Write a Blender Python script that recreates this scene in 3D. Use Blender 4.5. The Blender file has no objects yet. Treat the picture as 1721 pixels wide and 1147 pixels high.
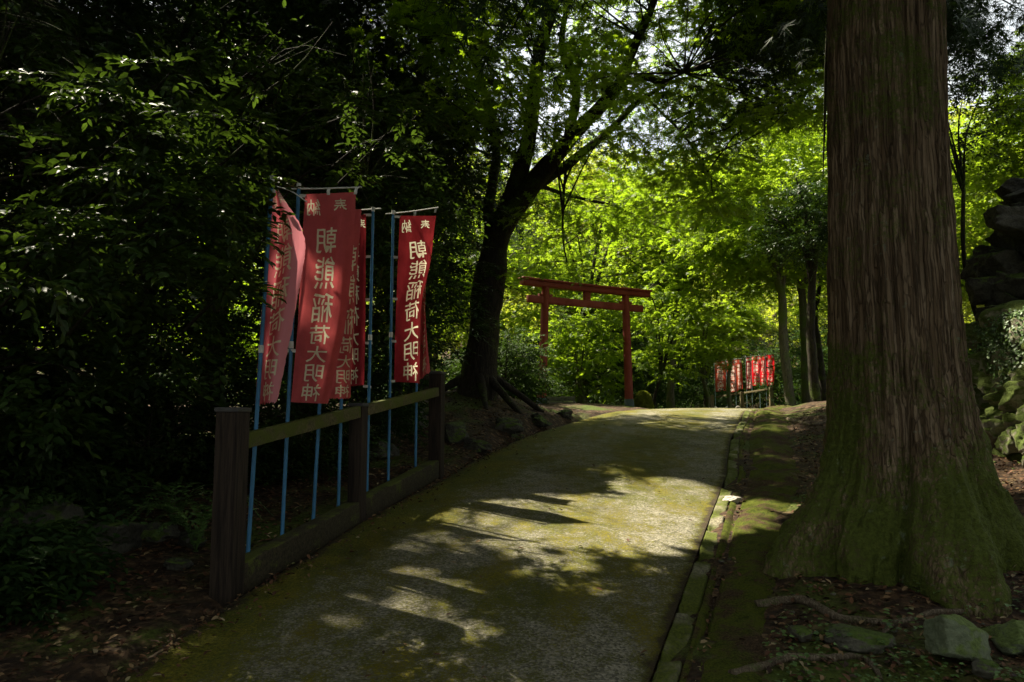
import bpy, bmesh, math
import numpy as np
from mathutils import Vector
from mathutils.geometry import delaunay_2d_cdt

# ------------------------------------------------------------------ camera, sky, sun, exposure
SC = bpy.context.scene
COL = SC.collection
F_PX, CX, CY = 1300.0, 860.5, 573.5          # focal length and centre in photo pixels (1721 x 1147)
PITCH = math.radians(6.0)
EYE = np.array([0.0, 0.0, 1.6])
cam = bpy.data.cameras.new('camera')
cam.sensor_width = 36.0
cam.lens = 36.0 * F_PX / 1721.0
cam.clip_start = 0.05
cam.clip_end = 600.0
cam.dof.use_dof = True
cam.dof.focus_distance = 6.0
cam.dof.aperture_fstop = 8.0
cam_ob = bpy.data.objects.new('camera', cam)
COL.objects.link(cam_ob)
cam_ob.location = EYE
cam_ob.rotation_euler = (math.radians(90) + PITCH, 0, 0)
SC.camera = cam_ob

SUN = np.array([-0.42, 0.34, 0.84]); SUN /= np.linalg.norm(SUN)   # towards the sun
w = bpy.data.worlds.new('World')
SC.world = w
w.use_nodes = True
nt = w.node_tree
nt.nodes.clear()
sky = nt.nodes.new('ShaderNodeTexSky')
sky.sky_type = 'NISHITA'
sky.sun_disc = False
sky.sun_elevation = math.asin(SUN[2])
sky.sun_rotation = math.atan2(SUN[0], SUN[1])
sky.dust_density = 4.0
sky.air_density = 1.0
bg = nt.nodes.new('ShaderNodeBackground')
bg.inputs[1].default_value = 0.075
wo = nt.nodes.new('ShaderNodeOutputWorld')
tcw = nt.nodes.new('ShaderNodeTexCoord')
cln = nt.nodes.new('ShaderNodeTexNoise')            # bright broken summer cloud
cln.inputs['Scale'].default_value = 2.2; cln.inputs['Detail'].default_value = 6; cln.inputs['Roughness'].default_value = .6
clr = nt.nodes.new('ShaderNodeMapRange'); clr.interpolation_type = 'SMOOTHSTEP'
clr.inputs[1].default_value = .32; clr.inputs[2].default_value = .58; clr.inputs[3].default_value = .35; clr.inputs[4].default_value = .95
clm = nt.nodes.new('ShaderNodeMix'); clm.data_type = 'RGBA'
clm.inputs[7].default_value = (4.6, 4.8, 4.7, 1)
nt.links.new(tcw.outputs['Generated'], cln.inputs['Vector'])
nt.links.new(cln.outputs['Fac'], clr.inputs[0])
nt.links.new(clr.outputs[0], clm.inputs[0])
nt.links.new(sky.outputs[0], clm.inputs[6])
nt.links.new(clm.outputs[2], bg.inputs[0])
nt.links.new(bg.outputs[0], wo.inputs[0])

sl = bpy.data.lights.new('sun', 'SUN')
sl.energy = 5.0
sl.angle = math.radians(0.7)
sl.color = (1.0, 0.91, 0.72)
so = bpy.data.objects.new('sun', sl)
COL.objects.link(so)
so.rotation_euler = Vector((-SUN).tolist()).to_track_quat('-Z', 'Y').to_euler()
so.location = (-10, 8, 25)

SC.view_settings.view_transform = 'Standard'
SC.view_settings.look = 'None'
SC.view_settings.exposure = 1.9
SC.view_settings.gamma = 1.0
SC.cycles.use_denoising = True
SC.cycles.max_bounces = 6
SC.cycles.diffuse_bounces = 3
SC.cycles.glossy_bounces = 2
SC.cycles.transmission_bounces = 3
SC.cycles.transparent_max_bounces = 4
SC.cycles.sample_clamp_indirect = 4.0
SC.cycles.caustics_reflective = False
SC.cycles.caustics_refractive = False

R = np.random.default_rng(7)

# ------------------------------------------------------------------ numeric helpers
_perm = np.random.default_rng(3).integers(0, 1 << 30, 4096)
def _h(i, j, k):
    a = _perm[i & 4095]
    a = _perm[(a + j) & 4095]
    a = _perm[(a + k) & 4095]
    return (a & 0xFFFF) / 65535.0
def vnoise(p):
    p = np.asarray(p, float)
    f0 = np.floor(p)
    t = p - f0
    t = t * t * (3 - 2 * t)
    i = f0.astype(np.int64)
    x, y, z = i[..., 0], i[..., 1], i[..., 2]
    u, v, s = t[..., 0], t[..., 1], t[..., 2]
    def L(a, b, q): return a + (b - a) * q
    return L(L(L(_h(x, y, z), _h(x + 1, y, z), u), L(_h(x, y + 1, z), _h(x + 1, y + 1, z), u), v),
             L(L(_h(x, y, z + 1), _h(x + 1, y, z + 1), u), L(_h(x, y + 1, z + 1), _h(x + 1, y + 1, z + 1), u), v), s) * 2 - 1
def fbm(p, octaves=4):
    p = np.asarray(p, float)
    a, r = 1.0, 0.0
    for o in range(octaves):
        r = r + a * vnoise(p + 17.3 * o)
        p = p * 2.03
        a *= 0.5
    return r / 1.9
def sstep(a, b, x):
    t = np.clip((np.asarray(x, float) - a) / (b - a), 0, 1)
    return t * t * (3 - 2 * t)
def nrm(v):
    return v / np.maximum(np.linalg.norm(v, axis=-1, keepdims=True), 1e-9)

def ray(px, py):
    cx, cy = (px - CX) / F_PX, (CY - py) / F_PX
    c, s = math.cos(PITCH), math.sin(PITCH)
    return np.array([cx, c - cy * s, s + cy * c])
def at(px, py, D):                             # point on that ray at world depth y = D
    r = ray(px, py)
    return EYE + r * (D / r[1])

_RY = np.array([-8, 0, 3.5, 4.75, 6.6, 8.4, 9.3, 10.9, 13.0, 16, 20, 26, 34, 60, 120.])
_RL = np.array([-2.6, -2.1, -1.85, -1.68, -1.25, -.78, -.52, -.05, .9, 2.1, 4.2, 6.3, 8.2, 12, 14])
_RR = np.array([-2.6 + .9, -.55, .58, 1.02, 1.66, 2.3, 2.56, 3.05, 3.8, 4.8, 6.8, 9.2, 11.2, 15, 17])
def road_l(y): return np.interp(y, _RY, _RL)
def road_r(y): return np.interp(y, _RY, _RR)
def base_h(x, y):
    y = np.asarray(y, float)
    yy = np.minimum(y, 11.5)
    h = 0.124 * yy
    t = np.clip(y - 11.5, 0, 8.0)
    h = h + 0.124 * t - 0.124 * t * t / 16.0
    return h
def soft(x, a): return np.maximum(x, 0) ** 2 / (np.maximum(x, 0) + a)
def ground(x, y):
    x = np.asarray(x, float); y = np.asarray(y, float)
    h = base_h(x, y)
    l, r = road_l(y), road_r(y)
    dl, dr = l - x, x - r                       # metres outside the road, left / right
    out = np.maximum(dl, dr)
    p = np.stack([x, y, np.zeros_like(x)], -1)
    rough = 0.07 * fbm(p * 1.1, 4) + 0.025 * fbm(p * 5.0 + 9, 3)
    bank = 0.42 * np.exp(-(((x + 0.75) / 1.3) ** 2 + ((y - 13.4) / 2.0) ** 2))
    bank = bank + 0.10 * sstep(0.2, 2.0, dl) * sstep(8, 10, y)
    right = 0.16 * sstep(0.4, 1.6, dr) * sstep(3, 6, y) + 0.25 * sstep(1.0, 5, dr)
    m = sstep(0.0, 0.3, out)
    h = h + m * (rough + bank + right) - 0.07 * (1 - sstep(-0.05, 0.12, out))
    h = h + 0.45 * soft(y - 46, 20.) + 0.10 * soft(np.abs(x - 4) - 22, 15.) * sstep(15, 45, y)
    h = h + 0.28 * soft(-x - 16, 10.) * (y > 0)
    return h
def gpt(px, py, lift=0.0):                     # pixel -> point on the ground
    r = ray(px, py)
    lo, hi = 1.0, 60.0
    ts = np.linspace(1.5, 60, 4000)
    P = EYE + r * ts[:, None]
    below = P[:, 2] < ground(P[:, 0], P[:, 1])
    k = int(np.argmax(below)) if below.any() else len(ts) - 1
    q = P[k].copy()
    q[2] = float(ground(q[0], q[1])) + lift
    return q

# ------------------------------------------------------------------ mesh building
class MB:
    def __init__(s): s.v = []; s.f = {}; s.n = 0
    def add(s, v, f):
        v = np.asarray(v, float).reshape(-1, 3); f = np.asarray(f, np.int64)
        s.f.setdefault(f.shape[1], []).append(f + s.n)
        s.v.append(v); s.n += len(v)
        return s
    def mesh(s, name, smooth=True):
        me = bpy.data.meshes.new(name)
        V = np.concatenate(s.v)
        me.vertices.add(len(V)); me.vertices.foreach_set('co', V.astype(np.float32).ravel())
        loops, starts, tot = [], [], 0
        for k, fl in s.f.items():
            F = np.concatenate(fl)
            loops.append(F.ravel()); starts.append(tot + np.arange(len(F)) * k); tot += F.size
        loops = np.concatenate(loops); starts = np.concatenate(starts)
        me.loops.add(len(loops)); me.loops.foreach_set('vertex_index', loops.astype(np.int32))
        me.polygons.add(len(starts)); me.polygons.foreach_set('loop_start', starts.astype(np.int32))
        me.update(calc_edges=True)
        me.validate()
        if smooth: me.polygons.foreach_set('use_smooth', np.ones(len(me.polygons), bool))
        return me
    def build(s, name, mat, parent=None, smooth=True, origin=None):
        if origin is not None:
            s.v = [a - np.asarray(origin) for a in s.v]
        o = bpy.data.objects.new(name, s.mesh(name, smooth))
        if origin is not None: o.location = origin
        if mat: o.data.materials.append(mat)
        COL.objects.link(o)
        if parent is not None:
            o.parent = parent
            o.location = (np.asarray(origin) - 0 if origin is not None else np.zeros(3)) - np.array(parent.location)
        return o
def empty(name, loc):
    o = bpy.data.objects.new(name, None)
    o.location = loc; o.empty_display_size = 0.2
    COL.objects.link(o)
    return o
def tag(o, label=None, cat=None, group=None, kind=None):
    if label: o['label'] = label
    if cat: o['category'] = cat
    if group: o['group'] = group
    if kind: o['kind'] = kind
    return o

def spline(P, n):
    P = np.asarray(P, float)
    Q = np.vstack([2 * P[0] - P[1], P, 2 * P[-1] - P[-2]])
    t = np.linspace(0, len(P) - 1 - 1e-6, n)
    i = t.astype(int); u = (t - i)[:, None]
    a, b, c, d = Q[i], Q[i + 1], Q[i + 2], Q[i + 3]
    return 0.5 * (2 * b + (c - a) * u + (2 * a - 5 * b + 4 * c - d) * u * u + (3 * b - a - 3 * c + d) * u ** 3)
def tube(mb, P, rad, sides=8, wob=0.0, cap=True):
    P = np.asarray(P, float); n = len(P)
    rad = np.broadcast_to(np.asarray(rad, float), (n,)) if np.ndim(rad) else np.full(n, rad)
    T = nrm(np.gradient(P, axis=0))
    ref = np.array([0, 0, 1.0]) if abs(T[:, 2]).mean() < 0.8 else np.array([1.0, 0, 0])
    A = nrm(np.cross(T, ref)); B = np.cross(T, A)
    th = np.arange(sides) * 2 * np.pi / sides
    ring = np.cos(th)[None, :, None] * A[:, None] + np.sin(th)[None, :, None] * B[:, None]
    rr = rad[:, None] * np.ones((1, sides))
    if wob:
        rr = rr * (1 + wob * fbm((P[:, None] + ring * 0.3 * rad.max()) * (0.8 / max(rad.max(), .02)), 3))
    V = (P[:, None] + ring * rr[..., None]).reshape(-1, 3)
    i = np.arange(n - 1)[:, None] * sides; j = np.arange(sides)[None]; k = (j + 1) % sides
    mb.add(V, np.stack([i + j, i + k, i + sides + k, i + sides + j], -1).reshape(-1, 4))
    if cap:
        mb.add(np.vstack([V[:sides], P[:1]]), np.stack([(np.arange(sides) + 1) % sides, np.arange(sides), np.full(sides, sides)], -1))
        mb.add(np.vstack([V[-sides:], P[-1:]]), np.stack([np.arange(sides), (np.arange(sides) + 1) % sides, np.full(sides, sides)], -1))
    return mb
def grid(mb, P):                               # P: (n, m, 3)
    n, m = P.shape[:2]
    i = np.arange(n - 1)[:, None] * m; j = np.arange(m - 1)[None]
    mb.add(P.reshape(-1, 3), np.stack([i + j, i + j + 1, i + m + j + 1, i + m + j], -1).reshape(-1, 4))
    return mb
def box(mb, c, ax, ay, az, sx, sy, sz, bev=0.0):   # box with chamfered long edges; axes are unit vectors, sizes full
    bm = bmesh.new()
    bmesh.ops.create_cube(bm, size=1.0)
    for v in bm.verts: v.co = Vector((v.co.x * sx, v.co.y * sy, v.co.z * sz))
    if bev: bmesh.ops.bevel(bm, geom=bm.edges[:], offset=bev, segments=2, affect='EDGES', profile=0.6)
    M = np.stack([ax, ay, az])
    bm.verts.index_update()
    V = np.array([v.co[:] for v in bm.verts]) @ M + np.asarray(c)
    for f in bm.faces:
        pass
    for k in sorted({len(f.verts) for f in bm.faces}):
        F = np.array([[v.index for v in f.verts] for f in bm.faces if len(f.verts) == k])
        used, inv = np.unique(F, return_inverse=True)
        mb.add(V[used], inv.reshape(F.shape))
    bm.free()
    return mb
_ico = {}
def ico(sub):
    if sub not in _ico:
        bm = bmesh.new(); bmesh.ops.create_icosphere(bm, subdivisions=sub, radius=1.0)
        _ico[sub] = (np.array([v.co[:] for v in bm.verts]), np.array([[v.index for v in f.verts] for f in bm.faces]))
        bm.free()
    return _ico[sub]
def rock(mb, c, size, seed, sub=3, rough=0.28, boxy=0.0, rot=None):
    V, Fc = ico(sub)
    V = V.copy()
    if boxy: V = V / (np.max(np.abs(V), axis=1, keepdims=True) ** boxy)
    r = np.random.default_rng(seed)
    for _ in range(9):                          # a few broken facets
        d = nrm(r.normal(size=3)); k = V @ d; lim = r.uniform(.55, .9)
        V = V - np.maximum(k - lim, 0)[:, None] * d * 0.97
    n = fbm(V * 1.3 + seed * 7.7, 4)
    n2 = fbm(V * 4 + seed * 3.1, 4)
    n3 = np.abs(fbm(V * 9 + seed * 1.7, 3))
    V = V * (1 + rough * n + 0.11 * n2 - 0.07 * n3)[:, None]
    a = r.uniform(0, 6.28) if rot is None else rot
    V = V * np.asarray(size)
    V = V @ np.array([[math.cos(a), math.sin(a), 0], [-math.sin(a), math.cos(a), 0], [0, 0, 1]])
    mb.add(V + np.asarray(c), Fc)
    return mb

# ------------------------------------------------------------------ leaves
def T_oval():
    v = np.array([[0, 0, 0], [.34, 0, -.02], [.70, 0, -.03], [1, 0, -.10],
                  [.30, .5, .10], [.68, .40, .06], [.30, -.5, .10], [.68, -.40, .06]])
    f = np.array([[0, 1, 4], [1, 2, 5], [1, 5, 4], [2, 3, 5], [0, 6, 1], [1, 6, 7], [1, 7, 2], [2, 7, 3]])
    return v, f
def T_diamond():
    return np.array([[0, 0, 0], [.45, .5, .08], [1, 0, -.06], [.45, -.5, .08]]), np.array([[0, 2, 1], [0, 3, 2]])
def T_maple():
    v, f = [], []
    for a, l, wd in ((0, 1, .17), (1.0, .82, .16), (-1.0, .82, .16), (2.0, .5, .13), (-2.0, .5, .13)):
        c, s = math.cos(a), math.sin(a)
        k = len(v)
        for x, y, z in ((0, 0, 0), (.45 * l, wd, .0), (l, 0, -.10 * l), (.45 * l, -wd, .0)):
            v.append([x * c - y * s, x * s + y * c, z])
        f += [[k, k + 2, k + 1], [k, k + 3, k + 2]]
    v = np.array(v); v[:, 1] *= 1.15
    return v, np.array(f)
def T_star():
    v, f = [], []
    for a, l, wd in ((0, 1, .26), (1.35, .8, .24), (-1.35, .8, .24)):
        c, s = math.cos(a), math.sin(a)
        k = len(v)
        for x, y, z in ((-.05, 0, 0), (.45 * l, wd, .03), (l, 0, -.10), (.45 * l, -wd, .03)):
            v.append([x * c - y * s, x * s + y * c, z])
        f += [[k, k + 2, k + 1], [k, k + 3, k + 2]]
    return np.array(v), np.array(f)
def T_needle():
    v, f = [], []
    for a, l, z in ((0, 1, 0), (.5, .8, .05), (-.5, .8, -.05), (.95, .55, -.05), (-.95, .55, .05)):
        c, s = math.cos(a), math.sin(a); k = len(v)
        for x, y in ((0, .035), (0, -.035), (l, 0)):
            v.append([x * c - y * s, x * s + y * c, z * x])
        f.append([k, k + 1, k + 2])
    return np.array(v), np.array(f)
TPL = dict(oval=T_oval(), diamond=T_diamond(), maple=T_maple(), star=T_star(), needle=T_needle())

LIT = []          # sun shafts: (target point, radius): openings of the canopy through which the sun reaches a spot
def cull(pos):
    keep = np.ones(len(pos), bool)
    for T, r, k in LIT:
        d = pos - T
        t = d @ SUN
        q = np.linalg.norm(d - t[:, None] * SUN, axis=1)
        rr = r * (1 + 0.45 * fbm(pos * 0.55 + T, 2))
        keep &= ~((q < rr) & (t > 0.7) & (R.random(len(pos)) < k))
    return keep
def add_leaves(mb, tpl, pos, axis, up, L, W, gate=True):
    if gate and LIT:
        k = cull(pos)
        pos, axis, up = pos[k], axis[k], up[k]
        L = L[k] if np.ndim(L) else L; W = W[k] if np.ndim(W) else W
    n = len(pos)
    if n == 0: return
    X = nrm(axis); Y = nrm(np.cross(up, X)); Z = np.cross(X, Y)
    v, f = TPL[tpl]
    L = np.broadcast_to(L, (n,))[:, None, None]; W = np.broadcast_to(W, (n,))[:, None, None]
    P = pos[:, None] + v[None, :, :1] * L * X[:, None] + v[None, :, 1:2] * W * Y[:, None] + v[None, :, 2:] * L * Z[:, None]
    F = f[None] + (np.arange(n) * len(v))[:, None, None]
    mb.add(P.reshape(-1, 3), F.reshape(-1, f.shape[1]))
def twigs_to_leaves(mb, tpl, S, Dr, N, length, k, L, W, spread=0.95, jit=0.25, droop=0.15, stems=None, gate=True):
    """sprays: along each twig (start S, direction Dr, plane normal N) k leaves stand alternately, one at the tip"""
    n = len(S)
    side = nrm(np.cross(N, Dr))
    lv = np.broadcast_to(length, (n,))[:, None]
    for j in range(k):
        t = (j + 1) / k
        p = S + Dr * lv * t - np.array([0, 0, 1.0]) * lv * droop * t * t
        if j == k - 1: ax = Dr.copy()
        else:
            sg = 1 if j % 2 else -1
            a = spread * (1 - .35 * t)
            ax = Dr * math.cos(a) + side * (sg * math.sin(a))
        ax = nrm(ax + R.normal(size=(n, 3)) * jit * .6 - np.array([0, 0, droop * .6]))
        up = nrm(N + R.normal(size=(n, 3)) * jit)
        s = R.uniform(.7, 1.2, n) * (0.75 + .35 * math.sin(math.pi * min(t, .85)))
        add_leaves(mb, tpl, p, ax, up, L * s, W * s, gate)
    if stems is not None:
        th = 0.0022
        a = S; b = S + Dr * lv * .5 - np.array([0, 0, 1.0]) * lv * droop * .25; c = S + Dr * lv - np.array([0, 0, 1.0]) * lv * droop
        for p, q in ((a, b), (b, c)):
            V = np.stack([p + N * th, p + side * th, p - side * th, q + N * th * .7, q + side * th * .7, q - side * th * .7], 1)
            Fq = np.array([[0, 1, 4, 3], [1, 2, 5, 4], [2, 0, 3, 5]])
            stems.add(V.reshape(-1, 3), (Fq[None] + (np.arange(n) * 6)[:, None, None]).reshape(-1, 4))
def pads(mb, tpl, C, rad, n_tw, k, L, W, length, thick=.12, droop=.2, tdroop=.15, jit=.25, tilt=.15, spread=.95, flat=1.0, stems=None, gate=True, down=0.0):
    """flat layered leaf pads: C (m,3) centres, rad (m,) radii; n_tw sprays per pad"""
    C = np.asarray(C, float); m = len(C)
    rad = np.broadcast_to(rad, (m,))
    Cr = np.repeat(C, n_tw, 0); rr = np.repeat(rad, n_tw); n = len(Cr)
    rho = np.sqrt(R.random(n)); th = R.random(n) * 2 * np.pi
    el = np.repeat(R.uniform(.55, 1.0, m), n_tw); ro = np.repeat(R.random(m) * np.pi, n_tw)
    lx, ly = rho * np.cos(th), rho * np.sin(th) * el
    ox = lx * np.cos(ro) - ly * np.sin(ro); oy = lx * np.sin(ro) + ly * np.cos(ro)
    tn = np.repeat(np.c_[R.normal(size=(m, 2)) * tilt, np.ones(m)], n_tw, 0)
    z = -(tn[:, 0] * ox + tn[:, 1] * oy) * rr + thick * rr * R.normal(size=n) * .6 - droop * rr * rho ** 2
    S = Cr + np.c_[ox * rr, oy * rr, z]
    Dr = nrm(np.c_[ox, oy, np.full(n, -.12 - down)] * 1.0 + R.normal(size=(n, 3)) * np.array([.55, .55, .18]) * flat)
    N = nrm(tn + R.normal(size=(n, 3)) * .22)
    N = nrm(N - Dr * (N * Dr).sum(1, keepdims=True))
    twigs_to_leaves(mb, tpl, S, Dr, N, length * R.uniform(.6, 1.2, n), k, L, W, spread, jit, tdroop, stems, gate)

# ------------------------------------------------------------------ materials
def mat(name):
    m = bpy.data.materials.new(name); m.use_nodes = True
    n = m.node_tree; n.nodes.clear()
    return m, n
class G:
    def __init__(s, name):
        s.m, s.t = mat(name)
        s.out = s.n('OutputMaterial')
    def n(s, kind, **kw):
        x = s.t.nodes.new('ShaderNode' + kind)
        for k, v in kw.items(): setattr(x, k, v)
        return x
    def l(s, a, b): s.t.links.new(a, b)
    def set(s, sock, v):
        if hasattr(v, 'is_linked') or hasattr(v, 'links'): s.l(v, sock)
        else: sock.default_value = v
    def coord(s, scale=(1, 1, 1), kind='Object'):
        c = s.n('TexCoord'); mp = s.n('Mapping'); s.l(c.outputs[kind], mp.inputs[0]); mp.inputs['Scale'].default_value = scale
        return mp.outputs[0]
    def noise(s, v, scale, detail=5, rough=.6, dist=0.0):
        x = s.n('TexNoise'); s.l(v, x.inputs['Vector']); x.inputs['Scale'].default_value = scale
        x.inputs['Detail'].default_value = detail; x.inputs['Roughness'].default_value = rough; x.inputs['Distortion'].default_value = dist
        return x.outputs['Fac']
    def vor(s, v, scale, feature='F1', out='Distance'):
        x = s.n('TexVoronoi', feature=feature); s.l(v, x.inputs['Vector']); x.inputs['Scale'].default_value = scale
        return x.outputs[out]
    def ramp(s, f, stops, interp='LINEAR'):
        x = s.n('ValToRGB'); s.l(f, x.inputs[0]); e = x.color_ramp.elements; x.color_ramp.interpolation = interp
        while len(e) < len(stops): e.new(.5)
        for k, (p, c) in zip(e, stops):
            k.position = p; k.color = (*c, 1) if len(c) == 3 else c
        return x.outputs[0]
    def rng(s, f, a, b, c=0., d=1., smooth=True):
        x = s.n('MapRange', interpolation_type='SMOOTHSTEP' if smooth else 'LINEAR'); s.l(f, x.inputs[0])
        for i, q in enumerate((a, b, c, d)): x.inputs[i + 1].default_value = q
        return x.outputs[0]
    def mix(s, f, a, b, blend='MIX'):
        x = s.n('Mix', data_type='RGBA', blend_type=blend)
        s.set(x.inputs[0], f)
        for i, q in ((6, a), (7, b)):
            s.set(x.inputs[i], (*q, 1) if isinstance(q, tuple) and len(q) == 3 else q)
        return x.outputs[2]
    def math(s, op, a, b=0.0):
        x = s.n('Math', operation=op); s.set(x.inputs[0], a); s.set(x.inputs[1], b); return x.outputs[0]
    def bump(s, h, strength=.4, dist=.02, normal=None):
        x = s.n('Bump'); s.l(h, x.inputs['Height']); x.inputs['Strength'].default_value = strength; x.inputs['Distance'].default_value = dist
        if normal is not None: s.l(normal, x.inputs['Normal'])
        return x.outputs[0]
    def pr(s, col, rough=.8, normal=None, spec=.3, metal=0.0):
        x = s.n('BsdfPrincipled')
        s.set(x.inputs['Base Color'], (*col, 1) if isinstance(col, tuple) else col)
        s.set(x.inputs['Roughness'], rough); x.inputs['Specular IOR Level'].default_value = spec; x.inputs['Metallic'].default_value = metal
        if normal is not None: s.l(normal, x.inputs['Normal'])
        return x.outputs[0]
    def end(s, sh): s.l(sh, s.out.inputs[0]); return s.m
    def up(s):
        g = s.n('NewGeometry'); sp = s.n('SeparateXYZ'); s.l(g.outputs['Normal'], sp.inputs[0]); return sp.outputs[2]
    def island(s): return s.n('NewGeometry').outputs['Random Per Island']

def leaf_mat(name, stops, trans, tcol, rough=.4, spec=.4):
    g = G(name)
    r = g.island()
    c = g.ramp(r, stops)
    tex = g.noise(g.coord(), .7, 3)
    c = g.mix(g.rng(tex, .35, .7), c, g.mix(1.0, c, (.72, .78, .7), 'MULTIPLY'))
    oi = g.n('ObjectInfo'); hs = g.n('HueSaturation'); g.l(c, hs.inputs['Color'])
    g.l(g.rng(oi.outputs['Random'], 0, 1, .487, .517, False), hs.inputs['Hue'])
    vr = g.math('FRACT', g.math('MULTIPLY', oi.outputs['Random'], 7.31))
    g.l(g.rng(vr, 0, 1, .78, 1.15, False), hs.inputs['Value'])
    c = hs.outputs[0]
    p = g.pr(c, rough, None, spec)
    t = g.n('BsdfTranslucent')
    g.l(g.mix(.6, c, tcol), t.inputs[0])
    ms = g.n('MixShader'); ms.inputs[0].default_value = trans
    g.l(p, ms.inputs[1]); g.l(t.outputs[0], ms.inputs[2])
    return g.end(ms.outputs[0])
M = {}
M['glossy_leaf'] = leaf_mat('glossy_evergreen_leaf', [(0, (.018, .040, .008)), (.5, (.030, .062, .012)), (.85, (.050, .095, .018)), (1, (.085, .13, .022))], .28, (.12, .21, .015), .46, .2)
M['dark_leaf'] = leaf_mat('dark_evergreen_leaf', [(0, (.014, .032, .008)), (.6, (.026, .052, .012)), (1, (.05, .085, .02))], .2, (.07, .13, .012), .45, .3)
M['shade_leaf'] = leaf_mat('matte_evergreen_leaf', [(0, (.014, .032, .008)), (.6, (.026, .052, .012)), (1, (.05, .085, .02))], .25, (.08, .15, .012), .65, .08)
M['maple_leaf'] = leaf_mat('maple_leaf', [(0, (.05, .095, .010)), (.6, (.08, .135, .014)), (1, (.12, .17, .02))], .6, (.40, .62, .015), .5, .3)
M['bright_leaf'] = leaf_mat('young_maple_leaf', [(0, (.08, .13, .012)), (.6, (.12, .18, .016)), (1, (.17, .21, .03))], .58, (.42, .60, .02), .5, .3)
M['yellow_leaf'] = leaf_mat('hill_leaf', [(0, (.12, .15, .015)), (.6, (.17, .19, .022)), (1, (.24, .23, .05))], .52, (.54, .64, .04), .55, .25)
M['cedar_leaf'] = leaf_mat('cedar_needle', [(0, (.012, .028, .010)), (.6, (.022, .045, .014)), (1, (.04, .07, .02))], .15, (.05, .1, .01), .6, .2)

def bark(name, c0, c1, c2, moss=.5, sc=1.0, moss_col=(.035, .05, .008), mz=None, lichen=0.0):
    g = G(name)
    v = g.coord((9 * sc, 9 * sc, .9 * sc))
    n1 = g.noise(v, 2.2, 6, .65, .3)
    n2 = g.noise(g.coord((30 * sc, 30 * sc, 2.2 * sc)), 2.0, 5, .7)
    wv = g.n('VectorMath', operation='ADD')
    nz = g.n('TexNoise'); g.l(g.coord((1, 1, 1)), nz.inputs['Vector']); nz.inputs['Scale'].default_value = 5 * sc
    sc_ = g.n('VectorMath', operation='SCALE'); g.l(nz.outputs['Color'], sc_.inputs[0]); sc_.inputs['Scale'].default_value = 1.6
    g.l(g.coord((46 * sc, 46 * sc, 1.15 * sc)), wv.inputs[0]); g.l(sc_.outputs[0], wv.inputs[1])
    crk = g.vor(wv.outputs[0], 1.0, 'DISTANCE_TO_EDGE'); cel = g.vor(wv.outputs[0], 1.0, 'F1', 'Color')
    cs = g.n('SeparateColor'); g.l(cel, cs.inputs[0])
    tone = g.mix(.24, g.mix(.45, n1, n2), cs.outputs[0])
    col = g.ramp(tone, [(.30, c0), (.48, c1), (.70, c2)])
    edge = g.rng(g.math('ADD', crk, g.math('MULTIPLY', g.math('SUBTRACT', n2, .5), .25)), 0.0, .14)
    col = g.mix(g.math('ADD', g.math('MULTIPLY', edge, .55), .45), tuple(x * .45 for x in c0), col)
    big = g.noise(g.coord(), 1.6 * sc, 4, .6)
    fine = g.noise(g.coord(), 38 * sc, 3, .7)
    mm = g.math('ADD', g.math('MULTIPLY', big, .7), g.math('MULTIPLY', fine, .35))
    if mz is not None:                       # moss grows thicker at the foot
        tc = g.n('TexCoord'); sp = g.n('SeparateXYZ'); g.l(tc.outputs['Object'], sp.inputs[0])
        mm = g.math('ADD', mm, g.rng(sp.outputs[2], mz[0], mz[1], .14, -.02))
    mk = g.rng(mm, .60 - .2 * moss, .72 - .2 * moss)
    mc = g.mix(g.rng(fine, .3, .7), moss_col, tuple(x * 2.0 for x in moss_col))
    col = g.mix(mk, col, mc)
    if lichen:
        lk = g.rng(g.noise(g.coord(), 11, 5, .7), .62, .68)
        col = g.mix(g.math('MULTIPLY', lk, lichen), col, (.16, .19, .13))
    h = g.mix(mk, g.mix(.5, g.mix(.4, n1, n2), g.mix(.5, edge, cs.outputs[1])), fine)
    return g.end(g.pr(col, .9, g.bump(h, .9, .03 / sc), .15))
M['cedar_bark'] = bark('cedar_bark', (.042, .028, .015), (.130, .088, .050), (.26, .195, .125), .44, 1.0, (.040, .050, .008), (.2, 1.5), .5)
M['dark_bark'] = bark('dark_bark', (.012, .010, .008), (.030, .024, .017), (.055, .045, .032), .35, 1.4)
M['pale_bark'] = bark('pale_bark', (.05, .045, .03), (.10, .09, .06), (.17, .155, .11), .55, 1.6, (.05, .07, .015))
M['twig'] = bark('twig_bark', (.012, .010, .006), (.020, .016, .009), (.034, .028, .016), .3, 4)
M['root'] = bark('root_bark', (.05, .034, .02), (.13, .10, .065), (.23, .185, .13), .2, 3)

def stone(name, c0, c1, moss=.5, moss_col=(.04, .06, .01), sc=1.0):
    g = G(name)
    v = g.coord()
    n1 = g.noise(v, 3.5 * sc, 7, .65); n2 = g.noise(v, 45 * sc, 4, .7)
    col = g.mix(g.rng(g.mix(.35, n1, n2), .35, .65), c0, c1)
    cr = g.rng(g.vor(v, 5 * sc, 'DISTANCE_TO_EDGE'), 0, .03)
    mk = g.rng(g.math('ADD', g.math('MULTIPLY', g.up(), .28), g.math('ADD', g.noise(v, 2.6 * sc, 4), g.math('MULTIPLY', n2, .15))), .86 - .4 * moss, 1.0 - .4 * moss)
    col = g.mix(mk, col, g.mix(g.rng(n2, .3, .7), moss_col, tuple(x * 2.1 for x in moss_col)))
    return g.end(g.pr(col, .85, g.bump(g.mix(.5, n1, n2), 1.0, .03), .2))
M['rock'] = stone('mossy_rock', (.05, .048, .036), (.15, .14, .105), .45)
M['wall_stone'] = stone('wall_stone', (.13, .12, .085), (.36, .33, .24), .95, (.05, .068, .012), 1.6)
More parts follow.
